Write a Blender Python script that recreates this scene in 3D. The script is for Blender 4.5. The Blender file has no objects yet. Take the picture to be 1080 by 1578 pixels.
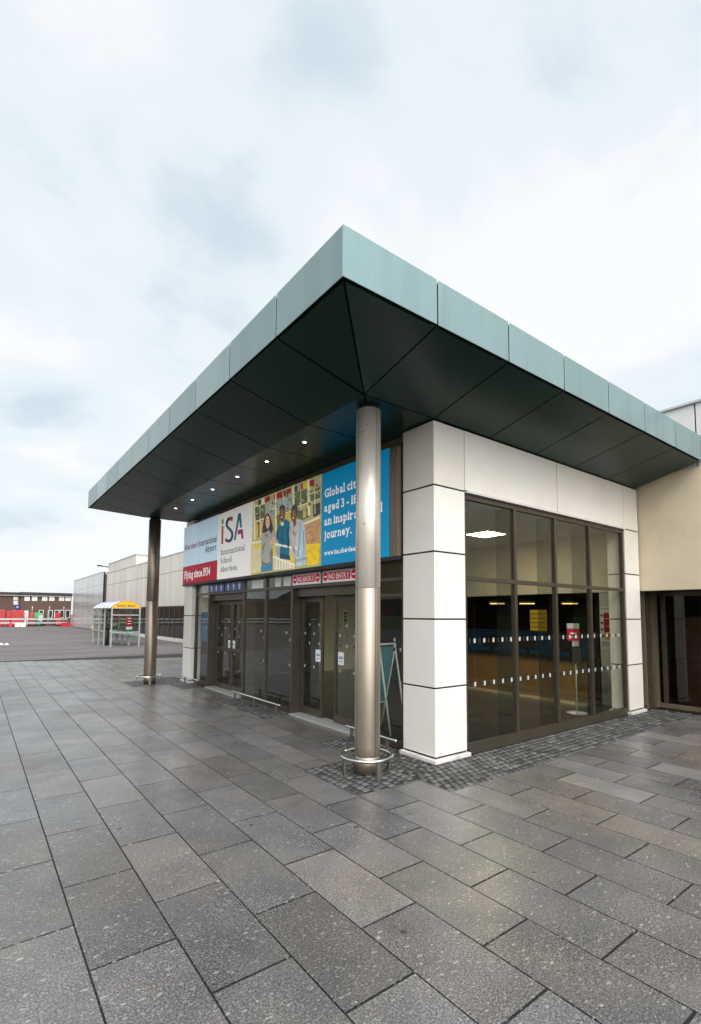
import bpy, bmesh, math, random
from mathutils import Vector, Matrix
R = math.radians
random.seed(7)
scene = bpy.context.scene
# ------------------------------------------------------------------ camera
CAMF, CAMCY, YAW, PITCH, ROLL, CX, CY = 766.0276, 891.2412, 0.9234, 0.0732, 0.0067, -2.426, -3.348
CZ = 1.9
W0, H0 = 1080.0, 1578.0
Fv = Vector((math.cos(YAW)*math.cos(PITCH), math.sin(YAW)*math.cos(PITCH), math.sin(PITCH)))
R0 = Vector((math.sin(YAW), -math.cos(YAW), 0)); U0 = R0.cross(Fv)
Rv = R0*math.cos(ROLL)+U0*math.sin(ROLL); Uv = -R0*math.sin(ROLL)+U0*math.cos(ROLL)
cd = bpy.data.cameras.new("camera"); cam = bpy.data.objects.new("camera", cd)
scene.collection.objects.link(cam)
cam.matrix_world = Matrix(((Rv.x, Uv.x, -Fv.x, CX), (Rv.y, Uv.y, -Fv.y, CY), (Rv.z, Uv.z, -Fv.z, CZ), (0, 0, 0, 1)))
cd.sensor_fit = 'HORIZONTAL'; cd.sensor_width = 36
cd.lens = CAMF/W0*36
cd.shift_y = (CAMCY-H0/2)/W0
cd.clip_start = 0.05; cd.clip_end = 2000
scene.camera = cam
# ------------------------------------------------------------------ sky, sun, exposure
SUN_EL, SUN_AZ = R(42), R(-108)          # direction towards the (veiled) sun: azimuth from +X
w = bpy.data.worlds.new("World"); scene.world = w; w.use_nodes = True
nt = w.node_tree; N = nt.nodes; L = nt.links; N.clear()
def nd(nt, t, **k):
    n = nt.nodes.new(t)
    for a, v in k.items():
        if a.startswith('i_'):
            key = a[2:]; n.inputs[int(key) if key.isdigit() else key.replace('_', ' ')].default_value = v
        else: setattr(n, a, v)
    return n
def mth(nt, op, a, b=None, c=None):
    n = nt.nodes.new('ShaderNodeMath'); n.operation = op
    for i, v in enumerate((a, b, c)):
        if v is None: continue
        if isinstance(v, (int, float)): n.inputs[i].default_value = v
        else: nt.links.new(v, n.inputs[i])
    return n.outputs[0]
def ramp(nt, fac, stops, interp='EASE'):
    n = nt.nodes.new('ShaderNodeValToRGB'); n.color_ramp.interpolation = interp
    el = n.color_ramp.elements
    while len(el) < len(stops): el.new(0.5)
    for e, (p, c) in zip(el, stops):
        e.position = p; e.color = (c, c, c, 1) if isinstance(c, (int, float)) else (*c, 1)
    nt.links.new(fac, n.inputs[0]); return n.outputs[0]
def mixc(nt, fac, a, b, mode='MIX'):
    n = nt.nodes.new('ShaderNodeMix'); n.data_type = 'RGBA'; n.blend_type = mode
    for sock, v in ((n.inputs[0], fac), (n.inputs[6], a), (n.inputs[7], b)):
        if isinstance(v, (int, float)): sock.default_value = v
        elif isinstance(v, tuple): sock.default_value = (*v, 1)
        else: nt.links.new(v, sock)
    return n.outputs[2]
out = nd(nt, 'ShaderNodeOutputWorld'); bg = nd(nt, 'ShaderNodeBackground', i_Strength=0.1)
sky = nd(nt, 'ShaderNodeTexSky', sky_type='NISHITA', sun_disc=False, sun_elevation=SUN_EL, sun_rotation=R(90)-SUN_AZ)
tc = nd(nt, 'ShaderNodeTexCoord'); sep = nd(nt, 'ShaderNodeSeparateXYZ')
L.new(tc.outputs['Generated'], sep.inputs[0])
zz = mth(nt, 'ADD', mth(nt, 'MAXIMUM', sep.outputs[2], 0.0), 0.22)
cmb = nd(nt, 'ShaderNodeCombineXYZ')
L.new(mth(nt, 'DIVIDE', sep.outputs[0], zz), cmb.inputs[0]); L.new(mth(nt, 'DIVIDE', sep.outputs[1], zz), cmb.inputs[1])
mp = nd(nt, 'ShaderNodeMapping'); mp.inputs['Location'].default_value = (3.1, 1.7, 0.4); L.new(cmb.outputs[0], mp.inputs[0])
n1 = nd(nt, 'ShaderNodeTexNoise', i_Scale=1.5, i_Detail=6.0, i_Roughness=0.52, i_Distortion=0.25); L.new(mp.outputs[0], n1.inputs[0])
n2 = nd(nt, 'ShaderNodeTexNoise', i_Scale=0.55, i_Detail=2.0, i_Roughness=0.5); L.new(mp.outputs[0], n2.inputs[0])
nm = mth(nt, 'ADD', mth(nt, 'MULTIPLY', n1.outputs[0], 0.7), mth(nt, 'MULTIPLY', n2.outputs[0], 0.3))
cloud = ramp(nt, nm, [(0.37, (5.3, 6.2, 6.8)), (0.45, (6.9, 7.45, 7.75)), (0.535, (8.0, 8.1, 8.25))])
hz = ramp(nt, sep.outputs[2], [(0.0, 1.0), (0.35, 0.0)])
cloud = mixc(nt, mth(nt, 'MULTIPLY', hz, 0.55), cloud, (6.8, 7.15, 7.35))
cloud = mixc(nt, 0.9, sky.outputs[0], cloud)
# overcast glow round the veiled sun (behind the photographer)
dt = nd(nt, 'ShaderNodeVectorMath', operation='DOT_PRODUCT'); L.new(tc.outputs['Generated'], dt.inputs[0])
dt.inputs[1].default_value = (math.cos(SUN_EL)*math.cos(SUN_AZ), math.cos(SUN_EL)*math.sin(SUN_AZ), math.sin(SUN_EL))
glow = ramp(nt, dt.outputs['Value'], [(0.45, 1.0), (1.0, 3.7)])
cloud = mixc(nt, 1.0, cloud, glow, 'MULTIPLY')
L.new(cloud, bg.inputs[0]); L.new(bg.outputs[0], out.inputs[0])
sd = bpy.data.lights.new("sun", 'SUN'); so = bpy.data.objects.new("sun", sd); scene.collection.objects.link(so)
sd.energy = 1.1; sd.angle = R(25); sd.color = (1, 0.95, 0.88)
so.rotation_euler = Vector((math.cos(SUN_EL)*math.cos(SUN_AZ), math.cos(SUN_EL)*math.sin(SUN_AZ), math.sin(SUN_EL))).to_track_quat('Z', 'Y').to_euler()
so.location = (0, -8, 20)
scene.view_settings.view_transform = 'Standard'; scene.view_settings.look = 'None'
scene.view_settings.exposure = 0.40; scene.view_settings.gamma = 1
scene.render.engine = 'CYCLES'
cy = scene.cycles
cy.use_denoising = True; cy.max_bounces = 10; cy.transparent_max_bounces = 24; cy.glossy_bounces = 5; cy.diffuse_bounces = 4
cy.caustics_reflective = False; cy.caustics_refractive = False; cy.sample_clamp_indirect = 6

# ------------------------------------------------------------------ helpers: photo calibration -> world points on known planes
def ray(px, py):
    return Fv + Rv*((px-540)/CAMF) - Uv*((py-CAMCY)/CAMF)
def on(px, py, axis, val):
    d = ray(px, py); o = Vector((CX, CY, CZ)); return o + d*((val-o[axis])/d[axis])

# ------------------------------------------------------------------ materials
MATS = {}
def mat(name, col, rough=0.5, metal=0.0, var=0.0, vscale=3.0, bump=0.0, bscale=60.0, spec=0.5, coat=0.0, stain=None, sscale=1.0, vstretch=(1, 1, 1), emit=None, estr=0.0, speck=0.0, spscale=150.0):
    m = bpy.data.materials.new(name); m.use_nodes = True; t = m.node_tree
    b = t.nodes['Principled BSDF']
    b.inputs['Roughness'].default_value = rough; b.inputs['Metallic'].default_value = metal
    b.inputs['Specular IOR Level'].default_value = spec; b.inputs['Coat Weight'].default_value = coat
    b.inputs['Base Color'].default_value = (*col, 1)
    tcn = nd(t, 'ShaderNodeTexCoord'); mpn = nd(t, 'ShaderNodeMapping'); mpn.inputs['Scale'].default_value = vstretch
    t.links.new(tcn.outputs['Object'], mpn.inputs[0])
    c = None
    if var > 0:
        n = nd(t, 'ShaderNodeTexNoise', i_Scale=vscale, i_Detail=6.0, i_Roughness=0.6); t.links.new(mpn.outputs[0], n.inputs[0])
        f = ramp(t, n.outputs[0], [(0.3, 1-var), (0.7, 1+var*0.6)], 'LINEAR')
        c = mixc(t, 1.0, tuple(col), f, 'MULTIPLY')
        rr = nd(t, 'ShaderNodeMapRange'); rr.inputs['From Min'].default_value = 0.3; rr.inputs['From Max'].default_value = 0.7
        rr.inputs['To Min'].default_value = max(0.02, rough*(1-0.5*min(var*2, 0.8))); rr.inputs['To Max'].default_value = min(1, rough*(1+0.35*min(var*2, 0.8)))
        t.links.new(n.outputs[0], rr.inputs[0]); t.links.new(rr.outputs[0], b.inputs['Roughness'])
    if stain:
        n = nd(t, 'ShaderNodeTexNoise', i_Scale=sscale, i_Detail=7.0, i_Roughness=0.65, i_Distortion=0.6); t.links.new(mpn.outputs[0], n.inputs[0])
        f = ramp(t, n.outputs[0], [(0.48, 0.0), (0.72, 1.0)], 'LINEAR')
        c = mixc(t, mth(t, 'MULTIPLY', f, 0.75), c if c is not None else tuple(col), tuple(stain))
    if speck > 0:
        n = nd(t, 'ShaderNodeTexNoise', i_Scale=spscale, i_Detail=2.0); t.links.new(tcn.outputs['Object'], n.inputs[0])
        f = ramp(t, n.outputs[0], [(0.35, 1-speck), (0.65, 1+speck)], 'LINEAR')
        c = mixc(t, 1.0, c if c is not None else tuple(col), f, 'MULTIPLY')
    if c is not None: t.links.new(c, b.inputs['Base Color'])
    if bump > 0:
        n = nd(t, 'ShaderNodeTexNoise', i_Scale=bscale, i_Detail=4.0); t.links.new(tcn.outputs['Object'], n.inputs[0])
        bp = nd(t, 'ShaderNodeBump', i_Strength=bump, i_Distance=0.01); t.links.new(n.outputs[0], bp.inputs['Height'])
        t.links.new(bp.outputs[0], b.inputs['Normal'])
    if emit:
        b.inputs['Emission Color'].default_value = (*emit, 1); b.inputs['Emission Strength'].default_value = estr
    MATS[name] = m; return m

def glass(name, tint=(0.72, 0.77, 0.72), ior=1.5, rough=0.0):
    m = bpy.data.materials.new(name); m.use_nodes = True; t = m.node_tree; t.nodes.clear()
    o = nd(t, 'ShaderNodeOutputMaterial'); mx = nd(t, 'ShaderNodeMixShader')
    tr = nd(t, 'ShaderNodeBsdfTransparent'); tr.inputs[0].default_value = (*tint, 1)
    gl = nd(t, 'ShaderNodeBsdfGlossy'); gl.inputs['Roughness'].default_value = rough; gl.inputs[0].default_value = (0.95, 0.97, 0.96, 1)
    fr = nd(t, 'ShaderNodeFresnel', i_IOR=ior)
    geo = nd(t, 'ShaderNodeNewGeometry')
    # very faint waviness of float glass
    tcn = nd(t, 'ShaderNodeTexCoord'); n = nd(t, 'ShaderNodeTexNoise', i_Scale=1.3, i_Detail=1.0); t.links.new(tcn.outputs['Object'], n.inputs[0])
    bp = nd(t, 'ShaderNodeBump', i_Strength=0.05, i_Distance=0.02); t.links.new(n.outputs[0], bp.inputs['Height'])
    t.links.new(bp.outputs[0], gl.inputs['Normal'])
    f = mth(t, 'MULTIPLY', fr.outputs[0], mth(t, 'SUBTRACT', 1.0, geo.outputs['Backfacing']))
    t.links.new(f, mx.inputs[0]); t.links.new(tr.outputs[0], mx.inputs[1]); t.links.new(gl.outputs[0], mx.inputs[2])
    t.links.new(mx.outputs[0], o.inputs[0]); MATS[name] = m; return m

CLAD = mat('white_cladding', (0.83, 0.77, 0.69), 0.42, var=0.04, vscale=1.4, stain=(0.74, 0.67, 0.57), sscale=0.8, bump=0.03, bscale=120)
CLADS = [CLAD, mat('white_cladding_b', (0.79, 0.725, 0.64), 0.45, var=0.05, vscale=1.1, stain=(0.70, 0.63, 0.53), sscale=1.0, bump=0.03, bscale=120), mat('white_cladding_c', (0.84, 0.785, 0.71), 0.4, var=0.06, vscale=1.7, stain=(0.75, 0.68, 0.58), sscale=0.9, bump=0.03, bscale=120)]
PLINTH = mat('white_plinth', (0.72, 0.68, 0.62), 0.6, var=0.15, vscale=9, stain=(0.35, 0.3, 0.24), sscale=4)
BEIGE = mat('beige_render', (0.71, 0.60, 0.43), 0.7, var=0.10, vscale=1.1, stain=(0.52, 0.44, 0.33), sscale=0.7, bump=0.05, bscale=150)
CREAM = mat('interior_cream', (0.66, 0.57, 0.38), 0.7, var=0.04, vscale=1)
WHITEPAR = mat('white_parapet', (0.72, 0.68, 0.66), 0.45, var=0.06, vscale=1)
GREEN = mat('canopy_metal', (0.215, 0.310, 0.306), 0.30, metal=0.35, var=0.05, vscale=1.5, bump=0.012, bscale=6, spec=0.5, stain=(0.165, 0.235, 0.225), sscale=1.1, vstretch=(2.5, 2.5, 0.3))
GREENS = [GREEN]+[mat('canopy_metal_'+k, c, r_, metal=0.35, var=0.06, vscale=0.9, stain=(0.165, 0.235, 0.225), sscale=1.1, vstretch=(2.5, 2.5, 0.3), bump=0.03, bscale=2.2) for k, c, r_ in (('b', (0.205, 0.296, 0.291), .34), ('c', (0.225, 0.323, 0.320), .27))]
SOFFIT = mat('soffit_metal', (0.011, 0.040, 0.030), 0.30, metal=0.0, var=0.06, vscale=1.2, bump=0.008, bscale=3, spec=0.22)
JOINT = mat('joint_black', (0.012, 0.012, 0.012), 0.8)
BRONZE = mat('bronze_frame', (0.088, 0.070, 0.050), 0.38, metal=0.45, var=0.12, vscale=5)
BRONZE2 = mat('bronze_panel', (0.20, 0.15, 0.10), 0.42, metal=0.4, var=0.12, vscale=2)
DARKBOX = mat('dark_metal', (0.02, 0.019, 0.018), 0.45, metal=0.3, var=0.1)
STEEL = mat('column_steel', (0.36, 0.30, 0.23), 0.38, metal=0.75, var=0.16, vscale=1.6, vstretch=(1, 1, 0.5), stain=(0.22, 0.16, 0.10), sscale=1.2, bump=0.01, bscale=200)
STEELU = mat('pale_weathered_steel', (0.64, 0.58, 0.49), 0.40, metal=0.5, var=0.14, vscale=2.4, vstretch=(1.6, 1.6, 0.22), stain=(0.36, 0.28, 0.19), sscale=1.6)
def add_specks(m):
    t = m.node_tree; b = t.nodes['Principled BSDF']; src = b.inputs['Base Color'].links[0].from_socket
    tcn = nd(t, 'ShaderNodeTexCoord'); v = nd(t, 'ShaderNodeTexVoronoi', i_Scale=17.0); t.links.new(tcn.outputs['Object'], v.inputs['Vector'])
    sc_ = nd(t, 'ShaderNodeSeparateColor'); t.links.new(v.outputs['Color'], sc_.inputs[0])
    n = nd(t, 'ShaderNodeTexNoise', i_Scale=1.9, i_Detail=2.0); t.links.new(tcn.outputs['Object'], n.inputs[0])
    f = ramp(t, n.outputs[0], [(0.5, 0.0), (0.62, 1.0)], 'LINEAR')
    msk = mth(t, 'LESS_THAN', v.outputs['Distance'], mth(t, 'MULTIPLY', mth(t, 'MULTIPLY', sc_.outputs[0], f), 0.3))
    t.links.new(mixc(t, mth(t, 'MULTIPLY', msk, 0.8), src, (0.07, 0.05, 0.04)), b.inputs['Base Color'])
add_specks(STEELU)
STEELD = mat('weathered_column_steel', (0.26, 0.21, 0.16), 0.42, metal=0.8, var=0.22, vscale=1.6, vstretch=(1, 1, 0.4), stain=(0.12, 0.09, 0.06), sscale=1.3)
TUBE = mat('polished_tube', (0.72, 0.70, 0.66), 0.22, metal=1.0, var=0.1, vscale=12)
TUBELEG = mat('dull_leg', (0.20, 0.18, 0.15), 0.45, metal=0.8, var=0.15, vscale=9)
ALU = mat('grey_aluminium', (0.55, 0.55, 0.54), 0.4, metal=0.5, var=0.08)
GLASS = glass('window_glass', (0.93, 0.945, 0.90), 1.62)
DGLASS = glass('dark_glass', (0.35, 0.33, 0.28), 1.5)
FGLASS = glass('fin_glass', (0.70, 0.72, 0.68), 1.45)
RGLASS = glass('bronze_glass', (0.72, 0.62, 0.52), 1.45)
WHITE = mat('white_print', (0.82, 0.82, 0.80), 0.4)
DOTW = mat('etched_white', (0.50, 0.50, 0.48), 0.5)
BLACK = mat('black_print', (0.015, 0.015, 0.018), 0.5)
GLOW = mat('lit_panel', (0.9, 0.9, 0.85), 0.5, emit=(1.0, 0.90, 0.68), estr=27.0)
SPOT = mat('lit_downlight', (0.9, 0.9, 0.85), 0.5, emit=(1.0, 0.95, 0.82), estr=6.0)
STRIPG = mat('lit_strip', (0.9, 0.8, 0.4), 0.5, emit=(1.0, 0.72, 0.25), estr=1.2)

def slab_material():
    m = bpy.data.materials.new('granite_slabs'); m.use_nodes = True; t = m.node_tree; b = t.nodes['Principled BSDF']
    tcn = nd(t, 'ShaderNodeTexCoord'); at = nd(t, 'ShaderNodeAttribute', attribute_name='tint')
    o = tcn.outputs['Object']
    g1 = nd(t, 'ShaderNodeTexNoise', i_Scale=85.0, i_Detail=4.0, i_Roughness=0.75); t.links.new(o, g1.inputs[0])
    f1 = ramp(t, g1.outputs[0], [(0.32, 0.30), (0.52, 0.92), (0.68, 2.4)], 'LINEAR')
    g2 = nd(t, 'ShaderNodeTexNoise', i_Scale=2.2, i_Detail=7.0, i_Roughness=0.62); t.links.new(o, g2.inputs[0])
    f2 = ramp(t, g2.outputs[0], [(0.28, 0.74), (0.72, 1.25)], 'LINEAR')
    c = mixc(t, 1.0, at.outputs['Color'], f1, 'MULTIPLY'); c = mixc(t, 1.0, c, f2, 'MULTIPLY')
    # brownish algae / dirt patches
    g3 = nd(t, 'ShaderNodeTexNoise', i_Scale=0.55, i_Detail=6.0, i_Roughness=0.6); t.links.new(o, g3.inputs[0])
    f3 = ramp(t, g3.outputs[0], [(0.46, 0.0), (0.66, 0.55)], 'LINEAR')
    c = mixc(t, f3, c, mixc(t, 1.0, c, (1.08, 0.95, 0.72), 'MULTIPLY'))
    # pale chips in the stone
    for rot, sc, th in ((0.5, 11.0, 0.10), (2.0, 15.0, 0.085), (1.2, 34.0, 0.13)):
        mpn = nd(t, 'ShaderNodeMapping'); mpn.inputs['Rotation'].default_value = (0, 0, rot); mpn.inputs['Scale'].default_value = (1, 2.3, 1)
        nz = nd(t, 'ShaderNodeTexNoise', i_Scale=30.0, i_Detail=2.0); t.links.new(o, nz.inputs[0])
        wob = nd(t, 'ShaderNodeVectorMath', operation='MULTIPLY_ADD'); t.links.new(nz.outputs['Color'], wob.inputs[0]); wob.inputs[1].default_value = (0.02, 0.02, 0); t.links.new(o, wob.inputs[2])
        t.links.new(wob.outputs[0], mpn.inputs[0])
        v = nd(t, 'ShaderNodeTexVoronoi', i_Scale=sc); v.voronoi_dimensions = '2D'; t.links.new(mpn.outputs[0], v.inputs['Vector'])
        sc_ = nd(t, 'ShaderNodeSeparateColor'); t.links.new(v.outputs['Color'], sc_.inputs[0])
        lim = mth(t, 'MULTIPLY', mth(t, 'POWER', sc_.outputs[0], 3.4), th*2.2)
        msk = mth(t, 'LESS_THAN', v.outputs['Distance'], lim)
        strg = mth(t, 'MULTIPLY', msk, mth(t, 'MULTIPLY_ADD', sc_.outputs[1], 0.55, 0.05))
        c = mixc(t, strg, c, (0.46, 0.44, 0.40))
    # a few dark gum spots
    v = nd(t, 'ShaderNodeTexVoronoi', i_Scale=2.1); v.voronoi_dimensions = '2D'; t.links.new(o, v.inputs['Vector'])
    sc_ = nd(t, 'ShaderNodeSeparateColor'); t.links.new(v.outputs['Color'], sc_.inputs[0])
    msk = mth(t, 'LESS_THAN', v.outputs['Distance'], mth(t, 'MULTIPLY', mth(t, 'POWER', sc_.outputs[2], 4.0), 0.05))
    c = mixc(t, mth(t, 'MULTIPLY', msk, 0.75), c, (0.02, 0.018, 0.017))
    t.links.new(c, b.inputs['Base Color'])
    # damp sheen that comes and goes
    g4 = nd(t, 'ShaderNodeTexNoise', i_Scale=0.9, i_Detail=5.0, i_Roughness=0.65); t.links.new(o, g4.inputs[0])
    rg = ramp(t, g4.outputs[0], [(0.32, 0.22), (0.70, 0.44)], 'LINEAR'); 
    rg2 = mth(t, 'ADD', rg, mth(t, 'MULTIPLY', mth(t, 'SUBTRACT', g1.outputs[0], 0.5), 0.25))
    t.links.new(rg2, b.inputs['Roughness'])
    bp = nd(t, 'ShaderNodeBump', i_Strength=0.05, i_Distance=0.003); t.links.new(g1.outputs[0], bp.inputs['Height']); t.links.new(bp.outputs[0], b.inputs['Normal'])
    b.inputs['Specular IOR Level'].default_value = 0.8
    return m
SLAB = slab_material()
MORTAR = mat('dark_jointing', (0.018, 0.017, 0.015), 0.9, var=0.3, vscale=20)
def sett_material():
    m = bpy.data.materials.new('granite_setts'); m.use_nodes = True; t = m.node_tree; b = t.nodes['Principled BSDF']
    tcn = nd(t, 'ShaderNodeTexCoord'); at = nd(t, 'ShaderNodeAttribute', attribute_name='tint')
    g1 = nd(t, 'ShaderNodeTexNoise', i_Scale=120.0, i_Detail=4.0, i_Roughness=0.7); t.links.new(tcn.outputs['Object'], g1.inputs[0])
    f1 = ramp(t, g1.outputs[0], [(0.3, 0.55), (0.7, 1.5)], 'LINEAR')
    t.links.new(mixc(t, 1.0, at.outputs['Color'], f1, 'MULTIPLY'), b.inputs['Base Color'])
    b.inputs['Roughness'].default_value = 0.45
    bp = nd(t, 'ShaderNodeBump', i_Strength=0.5, i_Distance=0.006); t.links.new(g1.outputs[0], bp.inputs['Height']); t.links.new(bp.outputs[0], b.inputs['Normal'])
    return m
SETT = sett_material()
ASPH = mat('asphalt', (0.17, 0.148, 0.142), 0.85, spec=0.25, var=0.30, vscale=0.35, vstretch=(0.35, 1.6, 1), stain=(0.075, 0.06, 0.05), sscale=0.25, speck=0.35, spscale=60, bump=0.25, bscale=70)

# ------------------------------------------------------------------ mesh builder
COL = scene.collection
def wloc(o):
    v = Vector((0, 0, 0))
    while o: v += o.location; o = o.parent
    return v
class MB:
    def __init__(s): s.v = []; s.f = []; s.m = []; s.mats = []; s.sm = []; s.tint = []
    def mi(s, m):
        if m not in s.mats: s.mats.append(m)
        return s.mats.index(m)
    def face(s, pts, m, smooth=False, tint=None):
        i = len(s.v); s.v += [tuple(p) for p in pts]; s.f.append(list(range(i, i+len(pts)))); s.m.append(s.mi(m)); s.sm.append(smooth); s.tint.append(tint)
    def box(s, x0, x1, y0, y1, z0, z1, m):
        i = len(s.v)
        s.v += [(x, y, z) for z in (z0, z1) for x, y in ((x0, y0), (x1, y0), (x1, y1), (x0, y1))]
        for q in ((3, 2, 1, 0), (4, 5, 6, 7), (0, 1, 5, 4), (1, 2, 6, 5), (2, 3, 7, 6), (3, 0, 4, 7)):
            s.f.append([i+k for k in q]); s.m.append(s.mi(m)); s.sm.append(False); s.tint.append(None)
        return s
    def prism(s, pts, vec, m):
        """polygon pts (3D, planar) extruded along vec"""
        n = len(pts); i = len(s.v); vec = Vector(vec)
        s.v += [tuple(Vector(p)) for p in pts] + [tuple(Vector(p)+vec) for p in pts]
        k = s.mi(m)
        fs = [list(range(i+n-1, i-1, -1)), list(range(i+n, i+2*n))] + [[i+a, i+(a+1) % n, i+n+(a+1) % n, i+n+a] for a in range(n)]
        for f in fs: s.f.append(f); s.m.append(k); s.sm.append(False); s.tint.append(None)
        return s
    def tube(s, path, r, m, n=12, closed=False, smooth=True, caps=True):
        P = [Vector(p) for p in path]; k = s.mi(m); i0 = len(s.v); c = len(P)
        up = None
        for a in range(c):
            if closed: d = (P[(a+1) % c]-P[a-1]).normalized()
            else: d = ((P[min(a+1, c-1)]-P[max(a-1, 0)])).normalized()
            if up is None: up = Vector((0, 0, 1)) if abs(d.z) < 0.9 else Vector((1, 0, 0))
            e1 = d.cross(up).normalized(); e2 = e1.cross(d).normalized(); up = e2
            rr = r[a] if isinstance(r, (list, tuple)) else r
            for b in range(n):
                t = 2*math.pi*b/n; s.v.append(tuple(P[a]+e1*(rr*math.cos(t))+e2*(rr*math.sin(t))))
        for a in range(c if closed else c-1):
            for b in range(n):
                q = [i0+a*n+b, i0+a*n+(b+1) % n, i0+((a+1) % c)*n+(b+1) % n, i0+((a+1) % c)*n+b]
                s.f.append(q); s.m.append(k); s.sm.append(smooth); s.tint.append(None)
        if caps and not closed:
            s.f.append([i0+b for b in range(n)][::-1]); s.m.append(k); s.sm.append(False); s.tint.append(None)
            s.f.append([i0+(c-1)*n+b for b in range(n)]); s.m.append(k); s.sm.append(False); s.tint.append(None)
        return s
    def lathe(s, prof, cx, cy, m, n=40, smooth=True):
        i0 = len(s.v); k = s.mi(m)
        for r, z in prof:
            for b in range(n):
                t = 2*math.pi*b/n; s.v.append((cx+r*math.cos(t), cy+r*math.sin(t), z))
        for a in range(len(prof)-1):
            for b in range(n):
                s.f.append([i0+a*n+b, i0+a*n+(b+1) % n, i0+(a+1)*n+(b+1) % n, i0+(a+1)*n+b]); s.m.append(k); s.sm.append(smooth); s.tint.append(None)
        s.f.append([i0+b for b in range(n)][::-1]); s.m.append(k); s.sm.append(False); s.tint.append(None)
        s.f.append([i0+(len(prof)-1)*n+b for b in range(n)]); s.m.append(k); s.sm.append(False); s.tint.append(None)
        return s
    def build(s, name, parent=None, bevel=0.0, seg=2, world=True, fixn=True):
        me = bpy.data.meshes.new(name)
        off = wloc(parent) if (parent and world) else Vector((0, 0, 0))
        me.from_pydata([(a-off.x, b-off.y, c-off.z) for a, b, c in s.v], [], s.f)
        for m in s.mats: me.materials.append(m)
        for p, k, sm in zip(me.polygons, s.m, s.sm): p.material_index = k; p.use_smooth = sm
        if any(t is not None for t in s.tint):
            at = me.color_attributes.new('tint', 'FLOAT_COLOR', 'CORNER')
            for p, t in zip(me.polygons, s.tint):
                for li in p.loop_indices: at.data[li].color = (*(t or (0.1, 0.1, 0.1)), 1)
        me.validate(); me.update()
        o = bpy.data.objects.new(name, me); COL.objects.link(o); o.parent = parent
        if bevel:
            b = o.modifiers.new('bevel', 'BEVEL'); b.width = bevel; b.segments = seg; b.limit_method = 'ANGLE'; b.angle_limit = R(40)
        return o
def thing(name, label, cat, loc=(0, 0, 0), group=None):
    o = bpy.data.objects.new(name, None); COL.objects.link(o); o.location = loc; o.empty_display_size = 0.2
    o['label'] = label; o['category'] = cat
    if group: o['group'] = group
    return o
def tag(o, label, cat, group=None):
    o['label'] = label; o['category'] = cat
    if group: o['group'] = group
    return o
def structure(o, kind='structure'): o['kind'] = kind; return o
def dup(root, loc, label=None):
    r = root.copy(); COL.objects.link(r); r.location = loc
    if label: r['label'] = label
    for ch in list(root.children):
        c = ch.copy(); COL.objects.link(c); c.parent = r
        for g in ch.children:
            d = g.copy(); COL.objects.link(d); d.parent = c
    return r

# ------------------------------------------------------------------ lettering
SERIF = {  # slab serifs: (x fraction of glyph width, y fraction of cap height, width fraction of cap height)
 'l': [(.5, 0, .30), (.3, 1.03, .2)], 'i': [(.5, 0, .30), (.3, .74, .2)], 'n': [(.14, 0, .28), (.86, 0, .28), (.1, .74, .16)], 'r': [(.2, 0, .32), (.15, .74, .16)],
 'h': [(.14, 0, .28), (.86, 0, .28), (.08, 1.03, .18)], 'd': [(.92, 0, .2), (.8, 1.03, .2)], 'b': [(.08, 1.03, .2)], 'p': [(.14, -.28, .3), (.1, .74, .16)],
 'a': [(.98, 0, .14)], 'A': [(.08, 0, .3), (.92, 0, .3)], 'I': [(.5, 0, .42), (.5, 1, .42)], '1': [(.6, 0, .44)], 'u': [(.08, .74, .18), (.8, .74, .18), (.96, 0, .14)],
 'y': [(.08, .74, .26), (.92, .74, .26)], 'j': [(.4, .74, .26)], 'w': [(.06, .74, .2), (.94, .74, .2)], 'k': [(.12, 0, .28), (.08, 1.03, .18), (.9, 0, .26)], 'f': [(.4, 0, .34)], 'F': [(.12, 0, .3)], 't': []}
GC = {}
def glyph(ch, bold):
    key = (ch, bold)
    if key in GC: return GC[key]
    cu = bpy.data.curves.new('g', 'FONT'); cu.body = ch; cu.size = 1; cu.resolution_u = 3; cu.offset = bold; cu.fill_mode = 'FRONT'
    o = bpy.data.objects.new('g', cu); COL.objects.link(o)
    dg = bpy.context.evaluated_depsgraph_get(); dg.update()
    me = bpy.data.meshes.new_from_object(o.evaluated_get(dg))
    vs = [v.co.copy() for v in me.vertices]; fs = [list(p.vertices) for p in me.polygons]
    bpy.data.objects.remove(o); bpy.data.curves.remove(cu); bpy.data.meshes.remove(me)
    GC[key] = (vs, fs); return GC[key]
def text2d(s, bold=0.0, serif=False, track=0.06):
    """returns faces list of 2D polygons; cap height = 1, starts at x=0; and the width"""
    capv = glyph('H', 0)[0]; cap = max(v.y for v in capv)
    x = 0; polys = []
    for ch in s:
        if ch == ' ': x += 0.36; continue
        vs, fs = glyph(ch, bold)
        if not vs: continue
        x0 = min(v.x for v in vs); x1 = max(v.x for v in vs); wd = (x1-x0)/cap
        for f in fs: polys.append([((vs[i].x-x0)/cap+x, vs[i].y/cap) for i in f])
        if serif:
            for fx, fy, fw in SERIF.get(ch, []):
                c = x+fx*wd; h = 0.085+bold*0.6
                y0 = fy if fy <= 0.01 else fy-h
                if fy < 0: y0 = fy
                polys.append([(c-fw/2-.02, y0), (c+fw/2+.02, y0), (c+fw/2+.02, y0+h), (c-fw/2-.02, y0+h)])
            x += 0.07
        x += wd+track+2*bold*0.5
    return polys, x
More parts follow.
